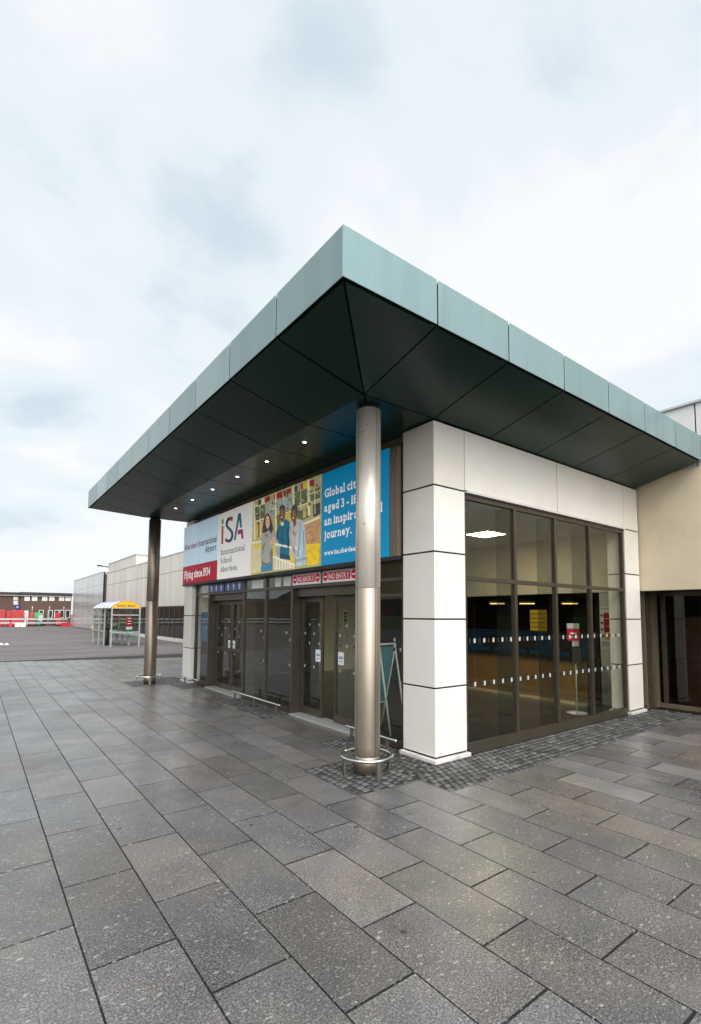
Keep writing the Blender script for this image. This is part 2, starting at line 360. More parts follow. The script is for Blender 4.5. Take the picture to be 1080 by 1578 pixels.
def put_text(mb, s, x, y, z, cap, m, width=None, bold=0.0, serif=False, align='L', axis='x', dirn=-1, layer=0.0, track=0.06):
    """lettering on the plane x=const (reads towards -Y), or axis 'y': plane y=const, reads towards +X"""
    polys, wd = text2d(s, bold, serif, track)
    sx = cap if width is None else width/wd
    W = wd*sx
    off = 0 if align == 'L' else (-W if align == 'R' else -W/2)
    for j, pl in enumerate(polys):
        if axis == 'x': mb.face([(x-layer, y-(off+px*sx), z+py*cap) for px, py in pl], m)
        else: mb.face([(x+off+px*sx, y-layer, z+py*cap) for px, py in pl], m)
    return W

# =================================================================== GROUND
def sub_rect(rs, c):
    o = []
    for (a, b, d, e) in rs:
        p, q, r_, s_ = c
        if p >= b or q <= a or r_ >= e or s_ <= d: o.append((a, b, d, e)); continue
        if a < p: o.append((a, p, d, e))
        if q < b: o.append((q, b, d, e))
        m0, m1 = max(a, p), min(b, q)
        if d < r_: o.append((m0, m1, d, r_))
        if s_ < e: o.append((m0, m1, s_, e))
    return o
COBBLE = [(1.80, 8.95, 0.40, 1.22), (0.92, 1.80, 0.90, 1.97), (1.80, 2.50, 1.22, 2.95), (1.88, 2.55, 4.95, 7.28), (1.85, 2.50, 9.3, 12.0), (0.95, 1.85, 10.35, 11.6), (2.5, 8.4, 11.0, 11.6)]
BUILD = [(2.50, 8.5, 1.22, 10.95), (8.5, 30, 1.22, 60), (8.95, 30, -30, 1.22)]
def xline(k): return 0.01 + (0.44*k if k > 0 else 0.463*k)
def y_edge(x): return 19.75 - 0.255*x if x < 5 else 18.5
g = MB()
for k in range(-46, 21):
    x0, x1 = xline(k), xline(k+1)
    if k >= 0: Ln = 0.915; oy = -0.05 if k % 2 else -0.50
    else: Ln = {-1: .95, -2: .97, -3: .98}.get(k, 1.0); oy = {-1: .08, -2: .61, -3: .15, -4: .708, -5: .2}.get(k, 0.7 if k % 2 == 0 else 0.2)
    n0 = int((-9-oy)/Ln)-1
    for n in range(n0, n0+40):
        y0, y1 = oy+n*Ln, oy+(n+1)*Ln
        ye = y_edge((x0+x1)/2)
        if y0 >= ye: break
        y1 = min(y1, ye)
        rs = [(x0, x1, y0, y1)]
        for c in COBBLE+BUILD: rs = sub_rect(rs, c)
        b = 0.124*random.choice((0.82, 0.90, 0.96, 1.0, 1.0, 1.06, 1.16))*random.uniform(0.96, 1.04); wm = random.choice((0.01, 0.015, 0.02, 0.03, 0.04))
        if x0 > 2.4 and -1.2 < y1 < 0.6: b *= random.choice((1.0, 1.2, 1.4)) if x0 > 3 else 1.1
        if k == -1 and n == -1: b *= 1.4; wm = 0.04
        tint = (b*(1.03+wm), b*(0.98-wm*0.15), b*(1-wm*1.2)*0.97)
        tz = [random.uniform(-0.0015, 0.0015) for _ in range(4)]
        for (a, c_, d, e) in rs:
            if c_-a < 0.03 or e-d < 0.03: continue
            j = 0.0024; jy = 0.0048; r_ = 0.003
            ins = [(a+j, d+jy), (c_-j, d+jy), (c_-j, e-jy), (a+j, e-jy)]
            top = [(a+j+r_, d+jy+r_), (c_-j-r_, d+jy+r_), (c_-j-r_, e-jy-r_), (a+j+r_, e-jy-r_)]
            g.face([(x, y, 0.0+t_) for (x, y), t_ in zip(top, tz)], SLAB, tint=tint)
            for q in range(4):
                r2 = (q+1) % 4
                g.face([(ins[q][0], ins[q][1], -0.012), (ins[r2][0], ins[r2][1], -0.012), (top[r2][0], top[r2][1], tz[r2]), (top[q][0], top[q][1], tz[q])], SLAB, tint=tuple(0.25*v for v in tint))
structure(g.build('paving'))
structure(MB().box(-22, 8.95, -12, 20.6, -0.06, -0.0075, MORTAR).build('paving_bed'))
g = MB()
for (a, b, d, e) in COBBLE:
    along_x = (b-a) > (e-d)
    nx = max(1, round((b-a)/(0.105))); ny = max(1, round((e-d)/(0.098)))
    dx, dy = (b-a)/nx, (e-d)/ny
    for i in range(nx):
        for jx in range(ny):
            if along_x: ox, oy2 = (dx/2 if jx % 2 else 0), 0
            else: ox, oy2 = 0, (dy/2 if i % 2 else 0)
            x0, y0 = a+i*dx+ox, d+jx*dy+oy2
            x1, y1 = min(x0+dx, b), min(y0+dy, e)
            if x1-x0 < 0.02 or y1-y0 < 0.02: continue
            jt = lambda s_=0.008: random.uniform(-s_, s_)
            gp = 0.008
            low = [(x0+gp+jt(), y0+gp+jt()), (x1-gp+jt(), y0+gp+jt()), (x1-gp+jt(), y1-gp+jt()), (x0+gp+jt(), y1-gp+jt())]
            cxm, cym = (x0+x1)/2, (y0+y1)/2
            zt = random.uniform(-0.004, 0.006)
            mid = [(cxm+(x-cxm)*0.88, cym+(y-cym)*0.88) for x, y in low]; top = [(cxm+(x-cxm)*0.62, cym+(y-cym)*0.62) for x, y in low]
            bb = random.uniform(0.04, 0.13); wv = random.uniform(0.0, 0.12); tint = (bb*(1+wv), bb, bb*(1-wv))
            zz_ = [(-0.03), zt-0.006+jt(.002), zt+0.002]
            g.face([(x, y, zz_[2]+jt(.002)) for x, y in top], SETT, True, tint)
            for A, B, za, zb_ in ((low, mid, zz_[0], zz_[1]), (mid, top, zz_[1], zz_[2])):
                for q in range(4):
                    r2 = (q+1) % 4
                    g.face([(*A[q], za), (*A[r2], za), (*B[r2], zb_), (*B[q], zb_)], SETT, True, tint)
o = g.build('cobbled_strip'); structure(o)
bm = bmesh.new(); bm.from_mesh(o.data); bmesh.ops.remove_doubles(bm, verts=bm.verts, dist=0.0001); bm.to_mesh(o.data); bm.free()
# asphalt to the horizon, far verge and hill (what the entrance glass reflects)
g = MB(); g.face([(-700, -700, -0.07), (700, -700, -0.07), (700, 700, -0.07), (-700, 700, -0.07)], ASPH); structure(g.build('ground'))
g = MB()
STR = [(-60, 20.2), (-22, 24.2)]
g.face([(-150, 19.9+0.255*22, -0.008), (-22, 19.75+.255*22, -0.008), (5, 18.42, -0.008), (8.5, 18.42, -0.008), (8.5, 120, -0.008), (-150, 120, -0.008)], ASPH)
structure(g.build('asphalt_forecourt'))
GRASS = mat('grass_bank', (0.06, 0.085, 0.025), 0.9, var=0.4, vscale=0.6, bump=0.5, bscale=8)
WOOD = mat('hillside_woods', (0.018, 0.026, 0.014), 0.95, var=0.6, vscale=0.25, bump=1.0, bscale=0.6)
g = MB()
prof = [(-38, -0.05), (-44, 0.9), (-52, 1.6), (-75, 1.8)]
for (xa, za), (xb, zb) in zip(prof, prof[1:]): g.face([(xa, -120, za), (xa, 160, za), (xb, 160, zb), (xb, -120, zb)], GRASS)
structure(g.build('grass_verge'))
g = MB(); rows = []
for i in range(14):
    xx = -72-i*6
    rows.append([(xx+random.uniform(-2, 2), -140+j*5, (3.0+i*1.7+1.5*math.sin(j*.31+i)+random.uniform(-1.2, 1.2))*min(1, 0.35+i*.3)) for j in range(66)])
for a, b in zip(rows, rows[1:]):
    for j in range(65): g.face([a[j], a[j+1], b[j+1], b[j]], WOOD, True)
structure(g.build('wooded_hill'))

# =================================================================== ENTRANCE BUILDING
PX0, PY0, PY1 = 2.4, 1.2, 10.95
LEV = [0.065, 0.95, 1.85, 2.75, 3.65, 4.54]
bld = thing('entrance_building', 'modern airport entrance porch with white stone pillars, tall glazing and dark green overhanging canopy', 'building', (2.4, 1.2, 0))
def clad_pillar(x0, x1, y0, y1, name='pillar', top=4.54, lev=LEV):
    core = MB().box(x0+.012, x1-.012, y0+.012, y1-.012, 0, top, JOINT)
    lv = [z for z in lev if z < top]+[top]
    for a, b in zip(lv, lv[1:]): core.box(x0, x1, y0, y1, a+.011, b-.011, random.choice(CLADS))
    o = core.build(name, bld, 0.004)
    MB().box(x0-.05, x1+.03, y0-.05, y1+.03, 0, 0.052, PLINTH).build('plinth', o, 0.008)
    return o
clad_pillar(2.4, 3.02, 1.2, 1.80)
clad_pillar(7.86, 8.46, 1.2, 1.55)
clad_pillar(2.4, 3.0, 10.33, 10.95)
# header over the side window
hd = MB().box(3.02, 7.86, 1.222, 1.5, 3.66, 4.54, JOINT)
for a, b in ((3.033, 5.42), (5.436, 7.848)): hd.box(a, b, 1.201, 1.3, 3.672, 4.531, random.choice(CLADS))
hd.box(3.05, 7.85, 1.17, 1.26, 3.632, 3.658, WHITEPAR)
hd.build('header_panel', bld, 0.003)
# hidden far side wall and roof deck
MB().box(3.0, 8.5, 10.75, 10.94, 0, 4.54, CLAD).build('side_wall', bld)
# ---- side window (plane y ~1.25)
sw = MB(); fy0, fy1 = 1.225, 1.30
VX = [3.05, 4.24, 5.385, 6.535, 7.83]
for x in VX: sw.box(x-.032, x+.032, fy0, fy1, 0.06, 3.63, BRONZE)
sw.box(3.085, 7.80, fy0-.006, fy1, 0.0, 0.135, BRONZE); sw.box(3.083, 7.797, fy0-.002, fy1, 3.555, 3.629, BRONZE)
for a, b in zip(VX, VX[1:]): sw.box(a+.032, b-.032, fy0+.004, fy1-.004, 2.395, 2.455, BRONZE)
sw.box(3.02, 3.018+.001, fy0, fy1, 0, 3.6, JOINT)
swo = sw.build('side_window', bld, 0.003)
for i, (a, b) in enumerate(zip(VX, VX[1:])):
    for z0, z1 in ((0.135, 2.395), (2.455, 3.555)):
        pn = MB().box(a+.03, b-.03, 1.255, 1.267, z0-.005, z1+.005, GLASS)
        if z0 < 1:                                   # printed marker squares on the lower panes
            n_ = 10 if b-a > 1.1 else 9
            for q in range(n_):
                x = a+.06+(b-a-.12)*(q+.5)/n_
                for z in (0.905, 1.515): pn.box(x-.019, x+.019, 1.2515, 1.2545, z, z+.062, DOTW if (q+i) % 2 else BLACK)
        pn.build('window_pane', swo)
for x in VX[1:4]: MB().box(x-.012, x+.012, 1.31, 1.58, 0.02, 3.6, FGLASS).build('glass_fin', swo)
# ---- front band behind and above the sign box
fb = MB().box(2.50, 2.7, 1.80, 10.33, 2.70, 4.54, BRONZE2)
for y in (3.0, 4.21, 5.43, 6.64, 7.86, 9.07): fb.box(2.497, 2.50, y-.006, y+.006, 4.30, 4.54, JOINT)
fb.build('fascia_band', bld)
sb = MB().box(2.33, 2.499, 1.83, 10.98, 2.685, 2.74, DARKBOX)
sb.box(2.36, 2.499, 1.84, 10.97, 2.741, 4.33, BRONZE2); sb.box(2.40, 2.499, 1.815, 1.838, 2.70, 4.4, DARKBOX)
sb.box(2.335, 2.36, 1.84, 2.02, 2.741, 4.33, BRONZE2)
sb.build('sign_box', bld, 0.003)
# ---- entrance screen
GX0, GX1 = 2.50, 2.58
es = MB()
YM = [1.90, 2.93, 5.06, 6.15, 7.23, 9.36, 10.31]     # mullion centres
for y in YM: es.box(GX0, GX1, y-.035, y+.035, 0.0, 2.70, BRONZE)
es.box(GX0+.003, GX1-.003, 1.935, 10.275, 2.672, 2.699, BRONZE)
def hbar(y0, y1, z0, z1, x0=GX0+.004, x1=GX1-.004): es.box(x0, x1, y0+.035, y1-.035, z0, z1, BRONZE)
for a, b in zip(YM, YM[1:]): hbar(a, b, 2.40, 2.455)
for a, b in ((1.90, 2.93), (5.06, 6.15), (6.15, 7.23), (9.36, 10.31)): hbar(a, b, 0.0, 0.10)
hbar(1.90, 2.93, 2.17, 2.22)
es.box(GX0+.004, GX1-.004, 3.98, 4.04, 2.455, 2.672, BRONZE); es.box(GX0+.004, GX1-.004, 8.27, 8.33, 2.455, 2.672, BRONZE)
# door portals: reveals going in and head box
for a, b in ((2.93, 5.06), (7.23, 9.36)):
    es.box(GX1, 2.80, a-.035, a+.03, 0, 2.40, BRONZE); es.box(GX1, 2.80, b-.03, b+.035, 0, 2.40, BRONZE)
    es.box(GX1, 2.80, a+.03, b-.03, 2.24, 2.40, BRONZE)
    es.box(2.44, 2.80, a+.04, b-.04, 0.0, 0.022, ALU)
eso = es.build('entrance_screen', bld, 0.003)
def pane(y0, y1, z0, z1, x=2.535, m=GLASS):
    p_ = MB().box(x, x+.012, y0, y1, z0, z1, m)
    if z1-z0 > 1:
        for t_ in (.07, .2):
            y = y0+(y1-y0)*t_
            for z in (.92, 1.40, 1.54): p_.box(2.5305, 2.5345, y-.016, y+.016, z-.024, z+.024, DOTW if (t_ < .1) == (z < 1.5) else BLACK)
    p_.build('window_pane', eso)
for a, b in ((5.06, 6.15), (6.15, 7.23), (9.36, 10.31)):
    pane(a+.03, b-.03, 0.095, 2.402); pane(a+.03, b-.03, 2.453, 2.674)
pane(1.93, 2.90, .095, 2.172); pane(1.93, 2.90, 2.218, 2.402); pane(1.93, 2.90, 2.453, 2.674)
for y0, y1 in ((5.18, 5.50), (5.62, 5.86), (6.40, 6.95)): MB().box(2.565, 2.569, y0, y1, 2.47, 2.66, WHITE).build('transom_notice', eso)
NOTE = mat('notice_paper', (0.80, 0.80, 0.78), 0.6)
def leaf(y0, y1, x, note=None, midrail=False, z1=2.235):
    d = MB(); fw = 0.06
    d.box(x, x+.045, y0, y0+fw, 0.025, z1, BRONZE); d.box(x, x+.045, y1-fw, y1, 0.025, z1, BRONZE)
    d.box(x+.002, x+.043, y0+fw, y1-fw, 0.025, 0.15, BRONZE); d.box(x+.002, x+.043, y0+fw, y1-fw, z1-.10, z1, BRONZE)
    if midrail: d.box(x+.002, x+.043, y0+fw, y1-fw, 0.98, 1.06, BRONZE)
    o = d.build('sliding_door', bld, 0.003)
    dd = MB().box(x+.016, x+.026, y0+fw-.005, y1-fw+.005, 0.145, z1-.095, GLASS)
    for zi, z in enumerate((0.92, 1.36, 1.54, 1.71)):
        for q in range(4):
            y = y0+fw+(y1-y0-2*fw)*(q+.5)/4
            dd.box(x+.0115, x+.0155, y-.015, y+.015, z-.023, z+.023, DOTW if (q+zi) % 2 else BLACK)
    dd.build('door_glass', o)
    if note is not None:
        nn = MB().box(x+.006, x+.009, note-.085, note+.085, 1.03, 1.25, NOTE)
        for z, wdt in ((1.16, .06), (1.135, .06), (1.085, .035)): nn.box(x+.0045, x+.006, note-wdt, note+wdt, z, z+.014, MATS['blue_print'])
        nn.build('door_notice', o)
    return o
mat('blue_print', (0.03, 0.09, 0.25), 0.5); RED = mat('red_print', (0.42, 0.012, 0.03), 0.45)
leaf(4.27, 5.03, 2.70, 4.42); leaf(2.97, 3.90, 2.70, 3.70)
leaf(8.31, 9.32, 2.70, 8.42, True); leaf(7.27, 8.29, 2.70, 8.18, True)
# ---- canopy
ZT, ZB, ZK = 5.33, 4.85, 4.55
SX, SY, NYP = 1.2, 1.214, 10
YE = SY*NYP
cp = MB().box(0.011, 8.5, 0.011, YE-.024, ZB+.04, ZT-.052, JOINT)
cpo = cp.build('canopy', bld)
fa = MB(); gj = 0.011
for i in range(8):
    a, b = i*SX, min((i+1)*SX, 8.497)
    fa.box(a+(gj if i else 0.0), b-gj if b < 8.49 else b, 0.0, 0.008, ZB, ZT, GREENS[(i*2+1) % 3])
for i in range(NYP):
    a, b = i*SY, (i+1)*SY
    fa.box(0.0, 0.008, a+(gj if i else 0.0095), b-gj if i < NYP-1 else b-.0515, ZB, ZT, GREENS[(i*i+i//2) % 3])
fa.box(0.0, 8.49, YE-.05, YE, ZB, ZT, GREEN)
fa.box(0.0215, 8.49, 0.0215, YE-.051, ZT-.048, ZT-.01, GREEN)
fao = fa.build('canopy_fascia', cpo, 0.002, 1)
sf = MB()
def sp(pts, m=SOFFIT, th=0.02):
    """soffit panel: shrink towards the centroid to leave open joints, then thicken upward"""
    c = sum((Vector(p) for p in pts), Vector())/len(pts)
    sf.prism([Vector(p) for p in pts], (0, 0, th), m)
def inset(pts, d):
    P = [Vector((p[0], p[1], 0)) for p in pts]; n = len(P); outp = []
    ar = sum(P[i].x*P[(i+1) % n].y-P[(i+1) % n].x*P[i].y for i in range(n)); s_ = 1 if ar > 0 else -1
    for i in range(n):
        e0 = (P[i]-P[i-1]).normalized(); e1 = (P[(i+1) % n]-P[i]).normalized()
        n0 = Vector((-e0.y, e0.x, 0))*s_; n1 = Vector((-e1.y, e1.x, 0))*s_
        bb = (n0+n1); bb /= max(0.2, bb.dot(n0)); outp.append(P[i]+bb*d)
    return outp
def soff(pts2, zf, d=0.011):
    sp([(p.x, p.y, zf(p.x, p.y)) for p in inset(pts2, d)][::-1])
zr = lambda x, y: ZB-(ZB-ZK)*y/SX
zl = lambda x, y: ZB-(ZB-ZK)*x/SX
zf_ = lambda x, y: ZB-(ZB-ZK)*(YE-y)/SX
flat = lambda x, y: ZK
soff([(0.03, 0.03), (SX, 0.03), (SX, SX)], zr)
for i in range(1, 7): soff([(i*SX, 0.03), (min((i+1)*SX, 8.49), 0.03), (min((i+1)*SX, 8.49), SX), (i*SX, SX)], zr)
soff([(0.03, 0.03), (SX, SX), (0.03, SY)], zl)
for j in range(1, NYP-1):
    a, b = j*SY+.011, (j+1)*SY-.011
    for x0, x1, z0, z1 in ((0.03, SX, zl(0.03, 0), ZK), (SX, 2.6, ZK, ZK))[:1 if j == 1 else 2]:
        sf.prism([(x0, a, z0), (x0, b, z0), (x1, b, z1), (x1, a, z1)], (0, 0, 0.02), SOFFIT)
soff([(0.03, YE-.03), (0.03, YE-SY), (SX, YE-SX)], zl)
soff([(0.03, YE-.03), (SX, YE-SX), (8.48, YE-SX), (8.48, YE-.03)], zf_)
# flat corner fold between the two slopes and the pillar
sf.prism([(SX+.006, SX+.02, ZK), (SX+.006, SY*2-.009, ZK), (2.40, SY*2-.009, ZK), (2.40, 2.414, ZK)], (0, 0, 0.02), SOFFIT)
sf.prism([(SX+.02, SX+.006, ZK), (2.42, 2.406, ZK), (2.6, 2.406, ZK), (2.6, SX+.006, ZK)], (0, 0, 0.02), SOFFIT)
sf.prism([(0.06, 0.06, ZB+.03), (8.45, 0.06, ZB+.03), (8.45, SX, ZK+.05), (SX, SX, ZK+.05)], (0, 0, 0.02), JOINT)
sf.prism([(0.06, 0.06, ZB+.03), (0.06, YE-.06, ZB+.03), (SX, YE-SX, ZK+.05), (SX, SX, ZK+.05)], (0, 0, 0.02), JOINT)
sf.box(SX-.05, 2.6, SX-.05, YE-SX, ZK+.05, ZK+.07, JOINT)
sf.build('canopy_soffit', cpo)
# ---- downlights
dl = None
DLN = ['nearest the front column', 'second from the front column', 'third from the front column', 'fourth from the front column', 'fifth from the front column', 'farthest from the front column']
for i, y in enumerate((3.056, 4.285, 5.50, 6.75, 7.97, 9.18)):
    lab = 'small round lit downlight in the dark soffit, ' + DLN[i]
    if dl is None:
        dl = thing('downlight', lab, 'downlight', (1.51, y, ZK), 'downlights under the canopy')
        MB().lathe([(0.046, -0.006), (0.046, 0.004)], 0, 0, ALU, 20).build('trim_ring', dl, world=False)
        MB().lathe([(0.029, -0.009), (0.029, -0.0065)], 0, 0, SPOT, 20).build('lamp', dl, world=False)
    else: dup(dl, (1.51, y, ZK), lab)
# ---- interior of the porch and the concourse
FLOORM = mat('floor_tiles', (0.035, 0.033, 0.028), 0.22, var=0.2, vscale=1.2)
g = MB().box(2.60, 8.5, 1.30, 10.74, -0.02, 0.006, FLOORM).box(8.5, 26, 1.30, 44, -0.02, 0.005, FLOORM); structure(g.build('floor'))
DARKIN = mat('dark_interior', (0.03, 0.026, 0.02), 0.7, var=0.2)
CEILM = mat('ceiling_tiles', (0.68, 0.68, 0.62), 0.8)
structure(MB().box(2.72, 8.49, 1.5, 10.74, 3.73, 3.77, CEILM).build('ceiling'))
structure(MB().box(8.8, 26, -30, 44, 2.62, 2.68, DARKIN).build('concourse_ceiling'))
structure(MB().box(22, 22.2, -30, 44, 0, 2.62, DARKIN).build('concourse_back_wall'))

# =================================================================== TERMINAL
tm = thing('terminal_building', 'long low airport terminal with ribbed pale metal wall above dark glazing behind the porch', 'building', (8.5, 12, 0))
RIB = mat('ribbed_metal', (0.70, 0.64, 0.56), 0.42, metal=0.15, var=0.16, vscale=1.0, vstretch=(1, 1, 0.12), stain=(0.42, 0.35, 0.28), sscale=0.6)
RIB2 = mat('glossy_metal_panel', (0.58, 0.57, 0.55), 0.22, metal=0.3, var=0.14, vscale=0.5, vstretch=(1, 1, 0.3), stain=(0.38, 0.37, 0.36), sscale=0.25)
MB().box(8.5, 8.75, -30, 10.95, 2.43, 4.78, BEIGE).build('rendered_wall', tm, 0.004)
pw = MB()
for a, b in ((-30, -16), (-15.98, -6.02), (-6.0, 0.10), (0.125, 6.0), (6.02, 10.93)): pw.box(8.52, 8.75, a, b, 4.79, 6.03, WHITEPAR)
pw.box(8.47, 8.78, -30, 10.95, 6.03, 6.075, ALU); pw.box(8.55, 8.74, -30, 10.93, 4.785, 6.03, JOINT)
pw.build('parapet', tm, 0.003)
rb = MB(); y = 10.97
while y < 53.0:
    wd = 0.62
    rb.box(8.50, 8.7, y+.006, y+wd-.006, 2.43, 4.77, RIB); rb.box(8.50, 8.7, y+.006, y+wd-.006, 4.80, 6.0, RIB)
    y += wd
rb.box(8.52, 8.69, 10.97, y, 2.435, 6.0, JOINT); rb.box(8.47, 8.75, 10.97, y, 6.0, 6.06, ALU)
rb.build('ribbed_wall', tm)
r2 = MB(); y = 55.0
while y < 74.5:
    wd = 1.22
    for z0, z1 in ((0.05, 2.7), (2.72, 4.95), (4.97, 6.3)): r2.box(8.50, 8.7, y+.01, min(y+wd-.01, 74.8), z0, z1, RIB2)
    y += wd
r2.box(8.53, 8.69, 55, 74.79, 0, 6.3, JOINT); r2.box(8.46, 20, 55, 74.85, 6.3, 6.36, ALU); r2.box(8.72, 20, 55.0, 74.8, 0, 6.29, RIB2)
r2.build('metal_panel_wall', tm)
MB().box(8.62, 8.7, 53.0, 55, 0, 6.0, DARKBOX).build('recess_slot', tm)
tw = MB().box(8.95, 14, 43.5, 54.9, 6.0, 7.15, RIB); tw.box(8.9, 14.05, 43.4, 55.0, 7.15, 7.21, ALU)
tw.build('rooftop_plant_room', tm)
MB().box(8.75, 30, -30, 55, 5.7, 5.8, ALU).build('roof', tm)
# glazing left of the porch
gz = MB(); y = 10.97
MUL = []
while y < 53: MUL.append(y); y += 1.12
for y in MUL: gz.box(8.55, 8.63, y, y+.07, 0.25, 2.43, BRONZE)
gz.box(8.545, 8.64, 10.97, 53, 0.0, 0.25, PLINTH); gz.box(8.552, 8.628, 10.97, 53, 2.36, 2.429, BRONZE)
gzo = gz.build('glazed_wall', tm)
for a, b in zip(MUL, MUL[1:]): MB().box(8.58, 8.59, a+.068, b+.002, 0.25, 2.36, DGLASS).build('window_pane', gzo)
# glazed recess right of the porch
rg = MB()
for y in (1.10, 0.0, -1.2, -2.4, -3.6, -4.8, -6): rg.box(9.28, 9.36, y-.04, y+.04, 0.0, 2.43, BRONZE)
rg.box(9.27, 9.37, -6, 1.30, 0.0, 0.09, BRONZE2); rg.box(9.275, 9.37, -6, 1.2, 2.34, 2.43, BRONZE)
rg.box(8.72, 8.78, 1.24, 1.30, 0, 2.43, BRONZE2); rg.box(9.10, 9.27, 1.2, 1.30, 0, 2.43, BRONZE2); rg.box(8.47, 9.27, 1.245, 1.30, 0, 0.10, BRONZE)
rg.box(8.9, 8.95, 1.24, 1.30, 0.1, 2.43, BRONZE)
rg.box(9.27, 9.4, -30, -6, 0, 2.43, DARKBOX)
rgo = rg.build('recess_glazing', tm, 0.003)
MB().box(9.31, 9.32, -6, 1.26, 0.08, 2.36, RGLASS).build('window_pane', rgo)
MB().box(8.47, 9.1, 1.27, 1.28, 0.09, 2.43, GLASS).build('window_pane', rgo)
BROWN = mat('dark_brown_panel', (0.10, 0.048, 0.030), 0.5, var=0.2)
bw = MB()
for y0, y1, z1 in ((-5.9, -1.3, 2.1), (-1.2, 0.2, 1.1), (-1.1, 0.5, 2.2), (0.35, 0.95, 1.9)): bw.box(9.9+0.1*y0*.1, 10.2, y0, y1, 0.05, z1, BROWN)
bw.build('brown_partition', tm, 0.003)
MB().box(8.52, 8.68, 1.38, 2.07, 0.01, 2.429, mat('pale_wall', (0.62, 0.64, 0.56), 0.7, var=0.05)).build('interior_wall', tm)
MB().box(8.75, 8.9, 1.30, 1.37, 0.0, 2.43, CREAM).build('interior_post', tm)

# =================================================================== SIGNS ON THE FRONT
SXP = 2.318                                            # plane of the sign faces
def sy(px, py, x=SXP):
    v = on(px, py, 0, x); return v.y, v.z
def added_glow(m, k):  # adds self-glow in the print's own colour to lift shaded signs
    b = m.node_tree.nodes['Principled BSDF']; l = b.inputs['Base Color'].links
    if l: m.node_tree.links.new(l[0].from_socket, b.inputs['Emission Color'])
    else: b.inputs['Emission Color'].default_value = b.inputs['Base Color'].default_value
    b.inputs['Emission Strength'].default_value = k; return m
WHITEB = mat('glowing_white_print', (.85, .85, .83), .45)  # white lettering print, given the added glow below
SKYB = mat('pale_blue_print', (0.60, 0.78, 0.90), 0.45, var=0.06, vscale=0.8, vstretch=(1, 3, .6), spec=0.25)
BANR = mat('deep_red_print', (0.42, 0.004, 0.025), 0.5, spec=0.25)
BLUEP = mat('bright_blue_print', (0.0, 0.27, 0.52), 0.45, var=0.05, vscale=.6, spec=0.25)
OFFW = mat('off_white_print', (0.88, 0.84, 0.79), 0.45, spec=0.25)
INK = mat('charcoal_ink', (0.06, 0.06, 0.085), 0.5)
REDI = mat('crimson_ink', (0.45, 0.02, 0.06), 0.5)
def ink(n, c): return mat(n, c, 0.5)
OLIVE = ink('olive_ink', (.36, .38, .02)); ORNG = ink('orange_ink', (.68, .20, .02)); ROSE = ink('rose_ink', (.62, .07, .05)); NAVY = ink('navy_ink', (.015, .03, .16))
BLU2 = ink('blue_ink', (.01, .14, .36)); PURP = ink('purple_ink', (.28, .03, .25)); TEAL = ink('teal_ink', (.0, .28, .42)); PINK = ink('pink_ink', (.60, .02, .16))
def poly_px(mb, pts, m, layer, X0, Y0, s, x=SXP, ztop=4.36, zbot=2.745):
    P = []
    for a, b in pts:
        y, z = sy(X0+a*s, Y0+b*s, x); P.append((x-layer, y, min(max(z, zbot), ztop)))
    # face the street (normal towards -X)
    n = (Vector(P[1])-Vector(P[0])).cross(Vector(P[2])-Vector(P[1]))
    if n.x > 0: P = P[::-1]
    mb.face(P, m)
for m_ in (WHITEB, SKYB, BANR, BLUEP, OFFW): added_glow(m_, 0.20)       # glow added to the printed faces to brighten them under the canopy
# -- airport sign
asn = thing('airport_sign', 'pale blue and red airport name sign at the far end of the banner', 'sign', (SXP, 9.6, 2.74))
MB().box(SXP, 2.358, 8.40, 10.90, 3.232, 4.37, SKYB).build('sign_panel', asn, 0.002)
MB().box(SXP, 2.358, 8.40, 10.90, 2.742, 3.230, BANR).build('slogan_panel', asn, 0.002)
t = MB()
W1 = put_text(t, 'Aberdeen', SXP, 10.82, 3.70, .165, REDI, width=1.00, bold=.015, layer=.002)
put_text(t, 'International', SXP, 9.72, 3.70, .165, INK, width=1.26, bold=.015, layer=.002)
put_text(t, 'Airport', SXP, 8.47, 3.49, .165, INK, width=0.74, bold=.015, align='R', layer=.002)
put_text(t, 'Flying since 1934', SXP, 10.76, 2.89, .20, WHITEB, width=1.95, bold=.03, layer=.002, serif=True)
t.build('lettering', asn)
# -- school banner
ban = thing('school_banner', 'wide school advertising banner in white, photo and bright blue panels above the doors', 'banner', (SXP, 5.2, 2.74))
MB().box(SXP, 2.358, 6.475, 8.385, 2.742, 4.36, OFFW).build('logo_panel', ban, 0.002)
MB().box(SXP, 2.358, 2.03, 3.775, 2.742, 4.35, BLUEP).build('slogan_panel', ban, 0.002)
t = MB(); Z1 = (290, 740, .10185)
lp = lambda pts, m, l=.002: poly_px(t, pts, m, l, *Z1)
lp([(510, 595), (538, 590), (535, 655), (508, 662)], OLIVE); lp([(508, 692), (535, 686), (534, 742), (506, 748)], ORNG); lp([(506, 748), (534, 742), (528, 962), (500, 970)], ROSE)
lp([(634, 542), (680, 562), (670, 622), (628, 606)], ORNG, .0025)
S = [(640, 572), (606, 592), (585, 640), (586, 690), (610, 725), (640, 752), (664, 792), (668, 845), (652, 895), (622, 922), (585, 915)]
for a in range(len(S)-1):
    (xa, ya), (xb, yb) = S[a], S[a+1]; dx, dy = xb-xa, yb-ya; l_ = math.hypot(dx, dy); nx, ny = -dy/l_*17, dx/l_*22
    ex, ey = dx/l_*6, dy/l_*6
    lp([(xa-nx-ex, ya-ny-ey), (xb-nx+ex, yb-ny+ey), (xb+nx+ex, yb+ny+ey), (xa+nx-ex, ya+ny-ey)], BLU2 if 3 <= a <= 5 else NAVY, .002+.00004*a)
lp([(560, 876), (606, 893), (602, 946), (558, 928)], PURP, .003)
